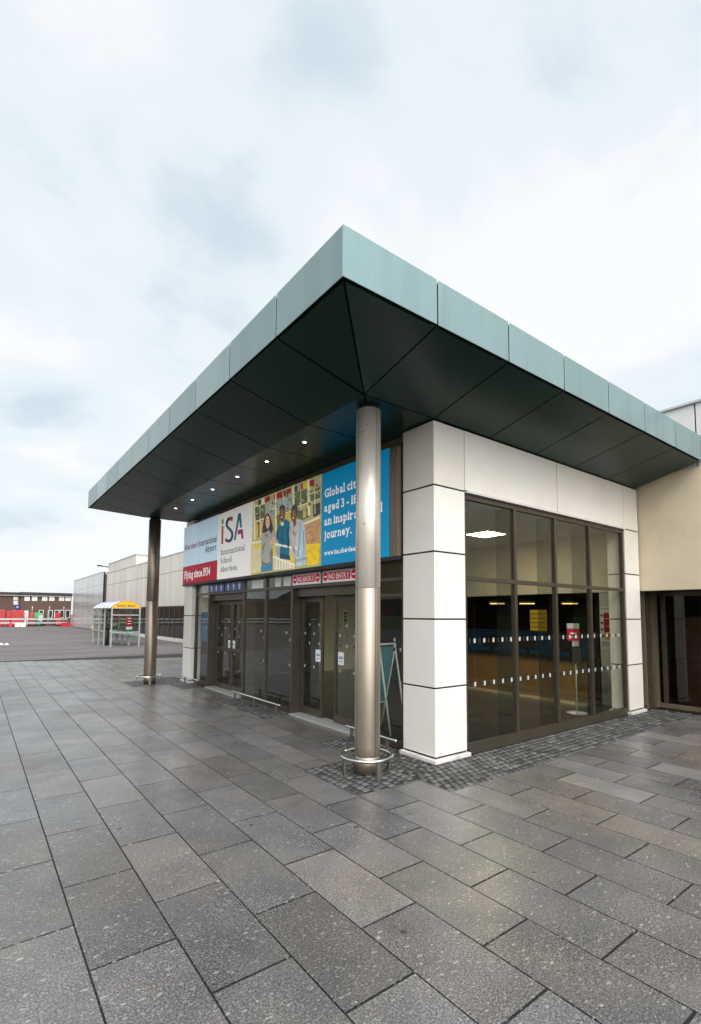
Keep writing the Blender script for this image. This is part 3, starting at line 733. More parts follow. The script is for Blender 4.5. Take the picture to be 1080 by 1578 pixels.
lp([(757, 505), (798, 494), (770, 610), (718, 905), (688, 915)], TEAL); lp([(798, 494), (816, 713), (786, 722), (768, 560)], TEAL, .0022); lp([(750, 757), (826, 738), (838, 880), (808, 888), (800, 806), (750, 828)], PINK, .0024)
for s_, a, b, e in (('International', (497, 1138), 855, 85), ('School', (490, 1264), 660, 82), ('Aberdeen', (487, 1393), 740, 80)):
    y0, z0 = sy(290+a[0]*.10185, 740+a[1]*.10185); y1, _ = sy(290+b*.10185, 740+(a[1]-60)*.10185)
    _, zt = sy(290+a[0]*.10185, 740+(a[1]-e)*.10185)
    put_text(t, s_, SXP, y0, z0, zt-z0, INK, width=y0-y1, bold=.0, serif=True, layer=.002)
# blue panel
Z5 = (430, 680, .18519)
q = lambda a, b: sy(430+a*.18519, 680+b*.18519)
y0, zb0 = q(380, 470); y1, _ = q(552, 440); _, zt0 = q(380, 405)
_, wG = text2d('Global', .03, True); sxx = (y0-y1)/wG; capb = (zt0-zb0)
for s_, (a, b) in (('Global citizens', (380, 470)), ('aged 3 - 18 on', (377, 588)), ('an inspirational', (377, 702)), ('journey.', (377, 812))):
    yy, z_ = q(a, b); _, wd = text2d(s_, .03, True)
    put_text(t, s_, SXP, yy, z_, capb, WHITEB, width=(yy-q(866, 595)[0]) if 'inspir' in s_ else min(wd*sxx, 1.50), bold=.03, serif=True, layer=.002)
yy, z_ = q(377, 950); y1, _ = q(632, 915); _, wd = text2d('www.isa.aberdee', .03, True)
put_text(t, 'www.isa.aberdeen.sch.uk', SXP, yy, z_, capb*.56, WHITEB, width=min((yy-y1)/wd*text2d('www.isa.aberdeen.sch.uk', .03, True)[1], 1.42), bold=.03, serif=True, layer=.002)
t.build('lettering', ban)
# printed photograph on the banner: flat layers of ink
def pm(n, c, v=.25, vs=9): return added_glow(mat('print_'+n, tuple(min(.9, k*1.3) for k in c), .5, var=v*.9, vscale=vs, spec=.25), 0.20)  # banner inks carry the same added glow
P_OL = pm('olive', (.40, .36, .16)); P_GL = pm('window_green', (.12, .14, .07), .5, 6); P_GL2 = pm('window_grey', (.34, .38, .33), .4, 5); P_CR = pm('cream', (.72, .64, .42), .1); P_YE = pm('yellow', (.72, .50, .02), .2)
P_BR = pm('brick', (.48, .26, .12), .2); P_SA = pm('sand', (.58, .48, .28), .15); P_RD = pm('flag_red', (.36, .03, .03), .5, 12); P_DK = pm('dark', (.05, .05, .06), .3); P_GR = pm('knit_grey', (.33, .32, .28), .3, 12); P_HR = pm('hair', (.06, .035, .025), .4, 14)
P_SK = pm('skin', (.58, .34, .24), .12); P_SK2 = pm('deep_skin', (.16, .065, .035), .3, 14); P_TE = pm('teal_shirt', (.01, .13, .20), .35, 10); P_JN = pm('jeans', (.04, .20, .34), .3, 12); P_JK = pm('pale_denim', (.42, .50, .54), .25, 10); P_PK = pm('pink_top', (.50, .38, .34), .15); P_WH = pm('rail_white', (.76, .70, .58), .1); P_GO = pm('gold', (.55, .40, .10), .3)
pic = MB(); ZP = (380, 720, 130/1080)
ly = [0.0]
def pp(pts, m):
    ly[0] += .00012; poly_px(pic, pts, m, .001+ly[0], *ZP, ztop=4.355, zbot=2.745)
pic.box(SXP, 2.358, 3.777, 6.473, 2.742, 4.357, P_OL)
pp([(110, 520), (235, 478), (235, 640), (112, 690)], P_GL); pp([(110, 720), (225, 680), (215, 880), (112, 930)], P_GO); pp([(150, 715), (170, 708), (165, 900), (148, 908)], P_GL)
pp([(245, 440), (360, 405), (362, 620), (330, 640), (250, 600)], P_GL2); pp([(385, 400), (590, 330), (590, 520), (385, 580)], P_GL2); pp([(380, 620), (430, 600), (430, 760), (380, 790)], P_GL)
pp([(500, 590), (570, 570), (570, 680), (500, 690)], P_GO); pp([(612, 330), (780, 275), (785, 460), (615, 520)], P_GL); pp([(650, 560), (790, 520), (800, 640), (690, 690), (650, 650)], P_GL); pp([(720, 545), (760, 532), (765, 640), (722, 655)], P_GO)
pp([(815, 300), (942, 250), (942, 410), (820, 455)], P_GL); pp([(850, 480), (942, 450), (942, 600), (855, 640)], P_DK)
for a, b in (((640, 510), (942, 405)), ((110, 500), (235, 462)), ((500, 585), (640, 540)), ((110, 700), (235, 655)), ((815, 345), (942, 300))): pp([(a[0], a[1]-9), (b[0], b[1]-9), (b[0], b[1]+4), (a[0], a[1]+4)], P_CR)
for x0, x1, yt, yb in ((88, 106, 440, 930), (362, 382, 330, 820), (590, 608, 235, 560), (778, 806, 160, 620), (168, 174, 470, 900), (470, 476, 340, 560), (690, 696, 300, 560), (868, 874, 260, 600)): pp([(x0, yt), (x1, yt-6), (x1+8, yb-6), (x0+6, yb)], P_CR)
for x0, x1, m in ((150, 185, P_DK), (190, 228, P_CR), (240, 300, P_RD), (305, 345, P_OL), (350, 366, P_RD), (384, 460, P_RD), (475, 500, P_DK), (510, 570, P_RD), (615, 650, P_DK), (655, 690, P_GR), (700, 722, P_RD), (725, 775, P_YE), (808, 870, P_RD), (880, 935, P_GR)):
    f = lambda x: 445-(x-64)*.377+12
    pp([(x0, f(x0)), (x1, f(x1)), (x1, f(x1)+62+(x0 % 30)), (x0, f(x0)+66)], m)
random.seed(11)
for _ in range(36):
    a = random.uniform(250, 920); b = 445-(a-64)*.377+random.uniform(85, 210); pp([(a, b), (a+9, b-3), (a+10, b+9), (a+1, b+11)], P_YE if _ % 2 else P_CR)
pp([(745, 710), (942, 625), (942, 655), (750, 738)], P_CR); pp([(750, 738), (942, 655), (942, 975), (765, 990)], P_BR); pp([(760, 990), (942, 972), (932, 1236), (775, 1262)], P_YE)
pp([(60, 985), (190, 960), (195, 1340), (52, 1362)], P_SA); pp([(105, 985), (170, 975), (160, 1035), (120, 1040)], P_YE); pp([(60, 958), (200, 935), (200, 960), (60, 985)], P_CR)
pp([(330, 1000), (600, 1020), (620, 1290), (340, 1325)], P_SA); pp([(338, 1000), (372, 1000), (372, 1130), (345, 1130)], P_YE); pp([(555, 1110), (600, 1120), (600, 1230), (560, 1215)], P_YE)
# person 2 (teal), person 3 (denim jacket), person 1 (grey knit)
pp([(375, 1020), (420, 1000), (440, 1090), (415, 1150), (380, 1120)], P_GR)
pp([(395, 780), (440, 745), (500, 660), (545, 690), (565, 740), (552, 1120), (570, 1190), (430, 1170), (432, 1000), (385, 900)], P_TE)
pp([(445, 715), (480, 700), (478, 745), (455, 755)], P_WH); pp([(428, 560), (440, 500), (490, 500), (500, 590), (478, 690), (450, 705), (430, 650)], P_SK2); pp([(422, 560), (432, 500), (470, 474), (498, 500), (500, 560), (480, 520), (440, 535)], P_DK)
pp([(560, 730), (620, 700), (690, 665), (742, 710), (760, 900), (765, 1255), (640, 1275), (650, 1180), (600, 1140), (565, 1000), (550, 860)], P_JK)
pp([(580, 740), (650, 700), (690, 690), (640, 900), (640, 1130), (600, 1130), (572, 900)], P_PK)
pp([(600, 690), (640, 680), (640, 740), (612, 765)], P_SK2); pp([(570, 600), (585, 540), (630, 510), (655, 560), (650, 640), (620, 695), (590, 690), (572, 650)], P_SK2); pp([(572, 570), (590, 500), (625, 468), (655, 500), (662, 570), (650, 610), (640, 545), (600, 540)], P_DK); pp([(592, 650), (618, 640), (606, 662)], P_WH)
pp([(440, 640), (470, 636), (456, 652)], P_WH)
pp([(195, 1255), (340, 1220), (338, 1318), (190, 1340)], P_JN)
pp([(190, 880), (240, 830), (330, 810), (380, 870), (385, 950), (340, 1010), (345, 1225), (270, 1262), (195, 1240), (185, 1120), (205, 1030)], P_GR)
pp([(230, 660), (262, 590), (295, 600), (325, 680), (345, 790), (322, 860), (292, 800), (260, 830), (205, 850), (210, 760)], P_HR)
pp([(250, 660), (272, 612), (300, 650), (305, 720), (285, 790), (262, 780), (248, 720)], P_SK); pp([(262, 742), (285, 736), (274, 756)], P_WH)
pp([(290, 985), (350, 890), (382, 900), (375, 960), (320, 1002)], P_SK)
pp([(362, 970), (655, 1030), (655, 1058), (362, 998)], P_WH); pp([(345, 1135), (625, 1240), (625, 1262), (345, 1158)], P_WH)
for i in range(7): x0 = 385+i*36; pp([(x0, 1150+i*13), (x0+11, 1154+i*13), (x0+12, 1310), (x0+1, 1312)], P_WH)
P_D1 = pm('shade_grey', (.17, .165, .145)); P_D2 = pm('shade_teal', (.004, .06, .10)); P_D3 = pm('shade_denim', (.24, .31, .35)); P_L1 = pm('light_skin', (.68, .46, .35)); P_L2 = pm('warm_brown', (.30, .14, .08)); P_D4 = pm('shade_pink', (.34, .24, .21))
for pts, m in (([(205, 1030), (240, 960), (250, 965), (222, 1060), (215, 1160)], P_D1), ([(300, 1090), (335, 1030), (345, 1120), (330, 1220), (312, 1190)], P_D1), ([(195, 1200), (270, 1230), (345, 1195), (345, 1225), (270, 1262), (195, 1240)], P_D1), ([(240, 870), (262, 855), (285, 870), (268, 900)], P_D1),
    ([(455, 760), (462, 760), (470, 1160), (462, 1165)], P_D2), ([(395, 800), (415, 790), (412, 930), (392, 890)], P_D2), ([(520, 800), (548, 760), (552, 1000), (535, 1080)], P_D2), ([(440, 900), (500, 960), (495, 975), (440, 925)], P_D2), ([(432, 1100), (560, 1130), (565, 1185), (432, 1168)], P_D2),
    ([(690, 700), (705, 700), (690, 960), (668, 1150), (655, 1140), (672, 950)], P_D3), ([(725, 820), (745, 800), (752, 1060), (738, 1120)], P_D3), ([(562, 760), (578, 745), (572, 900), (580, 1000), (566, 980)], P_D3), ([(655, 1180), (765, 1150), (766, 1180), (652, 1215)], P_D3), ([(600, 800), (640, 860), (632, 900), (598, 850)], P_D4), ([(590, 1000), (630, 1040), (626, 1110), (600, 1060)], P_D4),
    ([(268, 640), (282, 628), (292, 660), (288, 700), (274, 704)], P_L1), ([(256, 672), (268, 668), (268, 676), (256, 680)], P_HR), ([(282, 664), (296, 660), (296, 668), (282, 672)], P_HR), ([(210, 770), (232, 690), (240, 770), (226, 840)], P_DK), ([(310, 700), (322, 690), (335, 800), (322, 850)], P_DK),
    ([(450, 560), (470, 540), (484, 570), (476, 625), (456, 630)], P_L2), ([(436, 578), (450, 574), (450, 582), (436, 586)], P_DK), ([(470, 568), (486, 564), (486, 572), (470, 576)], P_DK), ([(594, 570), (620, 552), (636, 580), (628, 630), (600, 640)], P_L2), ([(580, 596), (594, 592), (594, 600), (580, 604)], P_DK), ([(616, 586), (632, 582), (632, 590), (616, 594)], P_DK), ([(440, 640), (470, 634), (458, 653)], P_WH), ([(592, 652), (618, 641), (606, 664)], P_WH)): pp(pts, m)
for _ in range(90):
    a = random.choice((random.uniform(110, 225), random.uniform(245, 420), random.uniform(505, 575), random.uniform(665, 930))); b = 445-(a-64)*.377+random.uniform(80, 330 if a < 700 else 300)
    if (175 < a < 350 and b > 570) or (415 < a < 515 and b > 465) or (560 < a < 760 and b > 455): continue
    u, v_ = random.uniform(6, 22), random.uniform(8, 40)
    pp([(a, b), (a+u, b-u*.35), (a+u, b+v_-u*.35), (a, b+v_)], random.choice((P_GL, P_GL, P_GL2, P_GO, P_OL, P_DK, P_CR)))
for _ in range(30):
    a = random.uniform(770, 915); b = random.uniform(740, 960)-(a-770)*.1; pp([(a, b), (a+26, b-7), (a+26, b+1), (a, b+8)], random.choice((P_BR, P_SA, P_L2)))
for _ in range(24):
    a = random.uniform(770, 900); b = random.uniform(1000, 1200); pp([(a, b), (a+34, b-6), (a+30, b+8), (a+4, b+12)], random.choice((P_YE, P_GO)))
pic.build('photo_panel', ban)
# -- NO ENTRY and arrow signs in the transom
SIGNW = mat('sign_white', (.80, .78, .74), .35)
def disc(mb, x, y, z, r, m, n=24): mb.face([(x, y-r*math.cos(2*math.pi*k/n), z+r*math.sin(2*math.pi*k/n)) for k in range(n)][::-1], m)
def noentry(y0, y1, label):
    tx = 2.490; s_ = thing('no_entry_sign', label, 'sign', (tx, (y0+y1)/2, 2.455), 'no entry signs above the right hand doors')
    MB().box(tx, 2.503, y1, y0, 2.458, 2.670, SIGNW).build('sign_plate', s_, 0.002)
    b = MB(); W = y0-y1; zc = 2.566
    b.face([(tx-.0015, y0-W*.185, zc-.068), (tx-.0015, y0-W*.815, zc-.068), (tx-.0015, y0-W*.815, zc+.068), (tx-.0015, y0-W*.185, zc+.068)], BANR)
    for f in (.09, .91):
        disc(b, tx-.0015, y0-W*f, zc, .078, BANR)
        b.face([(tx-.003, y0-W*f+.052, zc-.014), (tx-.003, y0-W*f-.052, zc-.014), (tx-.003, y0-W*f-.052, zc+.014), (tx-.003, y0-W*f+.052, zc+.014)], WHITE)
    put_text(b, 'NO ENTRY', tx, y0-W*.205, zc-.046, .092, WHITE, width=W*.59, bold=.025, layer=.003)
    b.build('lettering', s_)
noentry(5.02, 4.045, 'red and white no entry sign with round symbols, farther from the near column')
noentry(3.975, 2.97, 'red and white no entry sign partly hidden by the near steel column')
ARB = mat('arrow_blue', (.015, .055, .20), .35); ARW = mat('arrow_white', (.62, .68, .74), .4)
def arrows(y0, y1, label):
    tx = 2.490; s_ = thing('arrow_sign', label, 'sign', (tx, (y0+y1)/2, 2.455), 'blue arrow signs above the left hand doors')
    MB().box(tx, 2.503, y1, y0, 2.458, 2.670, ARB).build('sign_plate', s_, 0.002)
    W = y0-y1; x = tx-.0015
    for f in (.18, .5, .82):
        c = y0-W*f; b = MB()
        b.face([(x, c+.025, 2.48), (x, c-.025, 2.48), (x, c-.025, 2.56), (x, c+.025, 2.56)], ARW); b.face([(x, c+.065, 2.56), (x, c-.065, 2.56), (x, c, 2.652)], ARW)
        b.build('arrow_symbol', s_)
arrows(9.325, 8.335, 'dark blue sign with three white up arrows beside the far white pillar')
arrows(8.265, 7.265, 'dark blue sign with three white up arrows beside the clear transom panes')

# =================================================================== COLUMNS, GUARD RINGS, RAILS
def column(x, y, m, name, label):
    c = thing('steel_column', label, 'column', (x, y, 0), 'round steel columns holding up the canopy')
    s_ = MB(); r = .157
    s_.lathe([(r-.004, 0.0), (r-.004, .196), (r-.012, .200), (r-.012, .206), (r-.002, .212), (r, .222), (r, 2.226), (r-.006, 2.232)], 0, 0, m, 56)
    s_.lathe([(r-.006, 2.233), (r-.006, 2.240), (r, 2.246), (r, 4.50)], 0, 0, STEELU if name == 'near' else m, 56)
    s_.build('shaft', c, world=False)
    k = MB().lathe([(.128, 4.50), (.128, 4.556)], 0, 0, JOINT, 32); k.build('collar', c, world=False)
    sm = MB()
    for a in (-91, 89, -1, 179):
        t_ = R(a); d = Vector((math.cos(t_), math.sin(t_), 0)); e = Vector((-d.y, d.x, 0))
        for z0, z1 in ((.222, 2.226), (2.246, 4.50)):
            P = [d*(r+.0006)+e*u+Vector((0, 0, z)) for u, z in ((-.003, z0), (.003, z0), (.003, z1), (-.003, z1))]
            sm.face(P, JOINT)
    sm.build('seam', c, world=False)
    return c
CPX, CPY = 1.485, 1.465
column(CPX, CPY, STEEL, 'near', 'near round stainless steel column with dirt specks, standing on cobbles at the corner')
column(1.49, 10.87, STEELD, 'far', 'far brown weathered steel column at the end of the canopy')
def ring(x, y, label):
    g_ = thing('guard_ring', label, 'guard ring', (x, y, 0), 'tubular rings round the columns')
    MB().tube([(.305*math.cos(2*math.pi*k/48), .305*math.sin(2*math.pi*k/48), .21) for k in range(48)], .021, TUBE, 12, closed=True).build('hoop', g_, world=False)
    for a in (-20, 70, 160, 250):
        t_ = R(a+8); d = Vector((math.cos(t_), math.sin(t_), 0)); e = Vector((-d.y, d.x, 0))
        P = [d*(.305-.012)+e*u+Vector((0, 0, z)) for u, z in ((-.028, -.02), (.028, -.02), (.028, .205), (-.028, .205))]
        MB().prism(P, d*.02, TUBELEG).build('leg', g_, world=False)
ring(CPX-.02, CPY-.02, 'shiny tubular guard ring round the near column')
ring(1.47, 10.85, 'tubular guard ring round the far brown column')
def rail(y0, y1, posts, label, x=2.23):
    r_ = thing('kick_rail', label, 'rail', (x, (y0+y1)/2, 0), 'low tubular rails in front of the glass')
    MB().tube([(x, y0, .195), (x, y0+.015, .2), (x, y1-.015, .2), (x, y1, .195)], [.017, .021, .021, .017], TUBE, 12).build('bar', r_)
    for y in posts: MB().box(x-.011, x+.011, y-.03, y+.03, -.02, .185, TUBELEG).build('leg', r_, 0.002)
rail(1.76, 2.90, (1.95, 2.76), 'low steel kick rail behind the near column, beside the corner pillar')
rail(4.97, 7.13, (5.12, 6.05, 6.98), 'long low steel kick rail between the two doorways')
rail(9.22, 10.34, (9.38, 10.2), 'short low steel kick rail in front of the far white pillar')

# =================================================================== SMOKING SHELTER AND NEARBY
sh = thing('smoking_shelter', 'grey framed smoking shelter with arched white roof and yellow sign end', 'shelter', (4.5, 29.6, 0))
X0, X1, Y0, Y1 = 3.77, 5.26, 27.0, 32.2
SHF = mat('shelter_frame', (.40, .40, .39), .4, metal=.2); SHY = mat('sign_yellow', (.78, .42, .01), .4); SHR = mat('roof_white', (.78, .79, .80), .35); SHB = mat('roof_rib_blue', (.12, .14, .28), .4)
SGL = glass('shelter_glass', (.82, .88, .84), 1.45)
for x, y in ((X0, Y0), (X1, Y0), (X0, Y1), (X1, Y1), (X0, 28.85), (X0, 30.4), (X1, 29.6)): MB().box(x-.035, x+.035, y-.035, y+.035, 0, 2.2, SHF).build('post', sh)
fr = MB()
for y in (Y0, Y1):
    for z in (2.16, 1.77, .80): fr.box(X0+.035, X1-.035, y-.02, y+.02, z, z+.06, SHF)
for x in (X0, X1): fr.box(x-.025, x+.025, Y0+.035, Y1-.035, 2.14, 2.2, SHF)
for a, b in ((28.885, 30.365), (30.435, 32.165)): fr.box(X0-.02, X0+.02, a, b, .80, .86, SHF); fr.box(X0-.02, X0+.02, a, b, 1.77, 1.82, SHF)
fr.build('frame', sh)
def arc(x0, x1, z0, h, n=14):
    xc = (x0+x1)/2; hw = (x1-x0)/2; rr = (hw*hw+h*h)/(2*h); a0 = math.asin(hw/rr)
    return [(xc+rr*math.sin(-a0+2*a0*k/n), z0+rr*math.cos(-a0+2*a0*k/n)-(rr-h)) for k in range(n+1)]
A_ = arc(X0-.08, X1+.08, 2.2, .40); rf = MB()
for (xa, za), (xb, zb_) in zip(A_, A_[1:]): rf.prism([(xa, Y0+.02, za), (xb, Y0+.02, zb_), (xb, Y1, zb_), (xa, Y1, za)], (0, 0, .02), SHR)
rfo = rf.build('roof', sh)
for y in (27.9, 28.85, 29.9, 30.9, 31.8): MB().tube([(x, y, z+.025) for x, z in A_], .03, SHB, 6).build('roof_rib', rfo)
se = MB().prism([(x, Y0-.03, z) for x, z in A_], (0, .04, 0), SHY)
seo = se.build('sign_end', sh)
tx = MB(); put_text(tx, 'Smoking Shelter', (X0+X1)/2, Y0-.032, 2.27, .13, INK, width=1.02, bold=.02, align='C', axis='y', layer=.002); tx.build('lettering', seo)
MB().tube([(x, Y0-.03, z+.02) for x, z in A_], .022, SHF, 6).build('sign_trim', sh)
for z0, z1 in ((.86, 1.77), (1.83, 2.16)): MB().box(X0+.035, X1-.035, Y0-.004, Y0+.004, z0, z1, SGL).build('glass_panel', sh)
MB().box(X0-.004, X0+.004, 28.885, 30.365, .86, 1.77, SGL).build('glass_panel', sh)
MB().box(X0-.004, X0+.004, 30.435, 32.165, .86, 1.77, SGL).build('glass_panel', sh)
MB().box(X1-.004, X1+.004, 27.04, 32.16, .3, 2.14, SGL).build('glass_panel', sh)
MB().box(X0+.035, X1-.035, Y1-.004, Y1+.004, .3, 2.16, SGL).build('glass_panel', sh)
bn = MB().box(4.72, 5.18, 27.5, 31.8, .62, .67, mat('bench_grey', (.36, .42, .43), .4)); bo = bn.build('bench_seat', sh)
for y in (28.0, 29.6, 31.2): MB().box(4.9, 5.0, y-.04, y+.04, 0, .62, SHF).build('bench_leg', sh)
po = MB().box(4.55, 4.88, Y0+.012, Y0+.02, .98, 1.72, WHITE); po.box(4.55, 4.88, Y0+.006, Y0+.0118, 1.14, 1.72, RED)
for i, z in enumerate((1.60, 1.44, 1.30)): po.box(4.62, 4.80, Y0+.002, Y0+.0058, z, z+.03, WHITE)
po.build('red_notice', sh)
bi = thing('litter_bin', 'slim black litter bin beside the open side of the smoking shelter', 'bin', (3.98, 29.3, 0))
MB().lathe([(.15, 0), (.16, .02), (.16, .88), (.14, .9), (.14, .94), (.16, .95), (.16, 1.0), (.05, 1.05)], 3.98, 29.3, DARKBOX, 20).build('body', bi)
MB().box(3.815, 3.84, 29.22, 29.38, .78, .86, ALU).build('ash_slot', bi)
cn = thing('traffic_cone', 'orange and white traffic cone against the foot of the pale metal wall', 'cone', (8.2, 58, 0))
CON = mat('cone_orange', (.75, .10, .03), .45)
MB().lathe([(.15, .03), (.11, .25), (.105, .25)], 8.2, 58, CON, 16).lathe([(.108, .25), (.072, .48)], 8.2, 58, WHITE, 16).lathe([(.072, .48), (.03, .74), (.012, .75)], 8.2, 58, CON, 16).build('body', cn)
MB().box(8.0, 8.4, 57.8, 58.2, -.01, .03, CON).build('base', cn, 0.01)
lt = MB()
for (x, y, s_) in ((-1.02, 32.7, .10), (-.76, 32.5, .09)):
    a = [(x+s_*1.5*math.cos(t_)*random.uniform(.7, 1), y+s_*math.sin(t_)*random.uniform(.7, 1)) for t_ in (0, 1, 2, 3, 4, 5)]
    top = (x, y, .10)
    for p_, q_ in zip(a, a[1:]+a[:1]):
        m_ = ((p_[0]+x)/2, (p_[1]+y)/2, random.uniform(.05, .10)); m2 = ((q_[0]+x)/2, (q_[1]+y)/2, .08)
        lt.face([(*p_, -.008), (*q_, -.008), m2, m_], WHITE); lt.face([m_, m2, top], WHITE)
tag(lt.build('litter'), 'crumpled white litter lying out on the dark asphalt', 'litter')

# =================================================================== FAR BACKGROUND
BRICK = mat('dark_brown_brick', (.115, .062, .042), .8, var=.25, vscale=1.5, speck=.25, spscale=14)
bk = thing('brick_office_building', 'long dark brown brick office block across the forecourt with small white windows', 'building', (0, 82, 0))
BY = 82.0
def bx(px, py, y=BY): v = on(px, py, 1, y); return v.x, v.z
xr = 9.3; xs = bx(32, 930)[0]
zt = bx(60, 913.5)[1]
MB().box(xs, xr, BY, BY+12, -.05, zt-.42, BRICK).build('wall', bk)
MB().box(-70, xs, BY+.6, BY+12, -.05, zt-.42, BRICK).build('wall', bk)
FASC = mat('dark_fascia', (.035, .022, .022), .6)
rfm = MB().box(xs-.15, xr+.1, BY-.25, BY+12, zt-.42, zt+.05, FASC); rfm.box(-70, xs-.16, BY+.3, BY+12, zt-.45, zt, FASC)
rfm.box(-70, xr, BY-.27, BY-.255, zt-.50, zt-.44, ALU); rfm.build('roof', bk)
WNF = mat('window_white', (.72, .68, .58), .3, var=.1, vscale=2)
def bwin(a, b, c, d, m, y=BY):
    x0, z1 = bx(a, b, y); x1, z0 = bx(c, d, y)
    f = MB().box(x0, x1, y-.06, y, z0, z1, WHITE).build('window', bk)
    MB().box(x0+.07, x1-.07, y-.075, y-.0605, z0+.07, z1-.07, m).build('pane', f)
for a in (38, 49.5, 65, 76, 91, 101): bwin(a, 919.5, a+7.6, 926, WNF)
for b in (920, 926.5): bwin(21, b, 27.5, b+5.3, ALU, BY+.6)
for a in (60, 74, 84, 92, 101): bwin(a, 940, a+6.5, 952, DARKBOX)
bs = thing('blue_sign', 'small blue sign fixed to the brown brick wall below stacked windows', 'sign', (1.7, BY+.5, 2.8))
x0, z1 = bx(23.5, 932.5, BY+.5); x1, z0 = bx(30, 939, BY+.5)
MB().box(x0, x1, BY+.5, BY+.58, z0, z1, mat('sign_royal_blue', (.03, .05, .28), .4)).build('plate', bs); MB().box(x0+.15, x1-.15, BY+.49, BY+.499, z0+.28, z1-.2, WHITE).build('symbol', bs)
REDP = mat('red_plastic', (.42, .022, .02), .35, var=.1); WHP = mat('white_plastic', (.58, .57, .55), .4, var=.1)
def barrier(a, b, c, d, m, label, y=79.0, slant=0.0, white_band=False):
    x0, z1 = bx(a, b, y); x1, z0 = bx(c, d, y); h = max(.5, z1)
    z0 = 0 if z0 < 1.0 else z0
    t_ = thing('plastic_barrier', label, 'barrier', ((x0+x1)/2, y, 0), 'plastic traffic barriers in front of the brick block')
    w_ = x1-x0; P = []
    prof = [(-.38, 0), (.38, 0), (.34, .22), (.20, .45*h), (.13, h-.05), (.08, h), (-.08, h), (-.13, h-.05), (-.20, .45*h), (-.34, .22)]
    MB().prism([(x0, y+p_, z) for p_, z in prof], (w_, 0, 0), m).build('body', t_, .04)
    n_ = MB()
    for f in (.25, .75): n_.box(x0+w_*f-.12, x0+w_*f+.12, y-.40, y-.30, .0, .16, JOINT)
    n_.build('fork_slot', t_)
    MB().tube([(x0-.06, y, .1), (x0-.06, y, h-.1)], .07, m, 10).build('hinge_lug', t_)
    return t_
barrier(-6, 939.5, 8, 950, REDP, 'red plastic barrier at the left edge of the picture')
barrier(9, 942, 16, 951, REDP, 'small rounded red plastic barrier between two larger red ones', 79.3)
barrier(18, 940, 36, 953, REDP, 'large red plastic barrier left of the white one')
barrier(37.5, 941, 43.5, 950, WHP, 'white plastic barrier between the red one and the green skip', 79.4)
barrier(45.5, 944, 53, 951, REDP, 'small red plastic barrier in front of the green skip', 78.6)
barrier(86.5, 944, 93.5, 951, REDP, 'lone red plastic barrier before the dark ground floor windows', 79.2)
GRN = mat('skip_green', (.02, .22, .07), .45, var=.12); LGR = mat('skip_light_green', (.12, .42, .16), .45, var=.1)
sk = thing('green_skip', 'green waste skip with pale side standing among the red barriers', 'skip', (3.4, 80, 0))
xa, zt1 = bx(46, 944, 80); xb, _ = bx(67, 944, 80)
MB().prism([(xa+.3, 80, 0.1), (xb-.3, 80, 0.1), (xb+.1, 80, zt1*.62), (xa-.1, 80, zt1*.62)], (0, 1.6, 0), GRN).build('body', sk, .03)
MB().prism([(xa-.12, 79.97, zt1*.62), (xb+.12, 79.97, zt1*.62), (xb-.2, 79.97, zt1), (xa+.4, 79.97, zt1)], (0, 1.6, 0), LGR).build('lid', sk, .03)
MB().prism([(xa+1.0, 79.90, zt1*.40), (xb-.1, 79.90, zt1*.34), (xb-.05, 79.90, zt1*.80), (xa+1.1, 79.90, zt1*.82)], (0, .05, 0), WHP).build('side_plate', sk)
gr = thing('guard_rail', 'long grey two bar steel guard rail crossing in front of the barriers', 'rail', (0, 77.5, 0))
gx = 8.3
for z0, z1 in ((.93, 1.13), (.42, .60)): MB().box(-60, gx, 77.46, 77.54, z0, z1, ALU).build('rail_bar', gr)
for i in range(24): MB().box(gx-.1-i*2.4, gx-.02-i*2.4, 77.5, 77.6, -.02, 1.13, TUBELEG).build('post', gr)
for a, b, c, d, m, lab in ((23, 960.6, 30.8, 964.6, WHP, 'low white kerb block under the guard rail, left one of the pair'), (31.6, 960.6, 39.6, 964.6, WHP, 'low white kerb block under the guard rail, right one of the pair'), (95, 959.6, 107.5, 965, BANR, 'low dark red kerb block beside the pale metal wall'), (14, 960, 19, 964, BANR, 'short dark red kerb block left of the white blocks')):
    x0, z1 = bx(a, b, 76.5); x1, _ = bx(c, d, 76.5); z1 = max(z1, .4)
    o = MB().prism([(x0, 76.3, -.02), (x0, 76.8, -.02), (x0, 76.72, z1*.6), (x0, 76.65, z1), (x0, 76.45, z1), (x0, 76.38, z1*.6)], (x1-x0, 0, 0), m).build('kerb_block', None, .03); tag(o, lab, 'kerb block', 'kerb blocks under the guard rail')
for a, lab in ((50, 'thin pale post in front of the green skip'), (76.5, 'thin pale post between the skip and lone red barrier'), (98.5, 'thin pale post nearest the pale metal wall')):
    x0, z1 = bx(a, 934.5, 78.3); o = MB().tube([(x0, 78.3, 0), (x0, 78.3, z1*.9), (x0, 78.3, z1)], [.06, .05, .05], ALU, 8).build('slim_post'); tag(o, lab, 'post', 'slim posts behind the guard rail')
fl = thing('floodlight', 'small dark floodlight on a bracket at the corner of the rooftop block', 'floodlight', (8.9, 55.0, 6.9))
MB().tube([(8.95, 54.8, 6.85), (8.3, 55.3, 6.95)], .05, DARKBOX, 8).build('bracket', fl); MB().box(7.9, 8.35, 55.1, 55.4, 6.90, 7.04, DARKBOX).build('lamp_head', fl, .03)

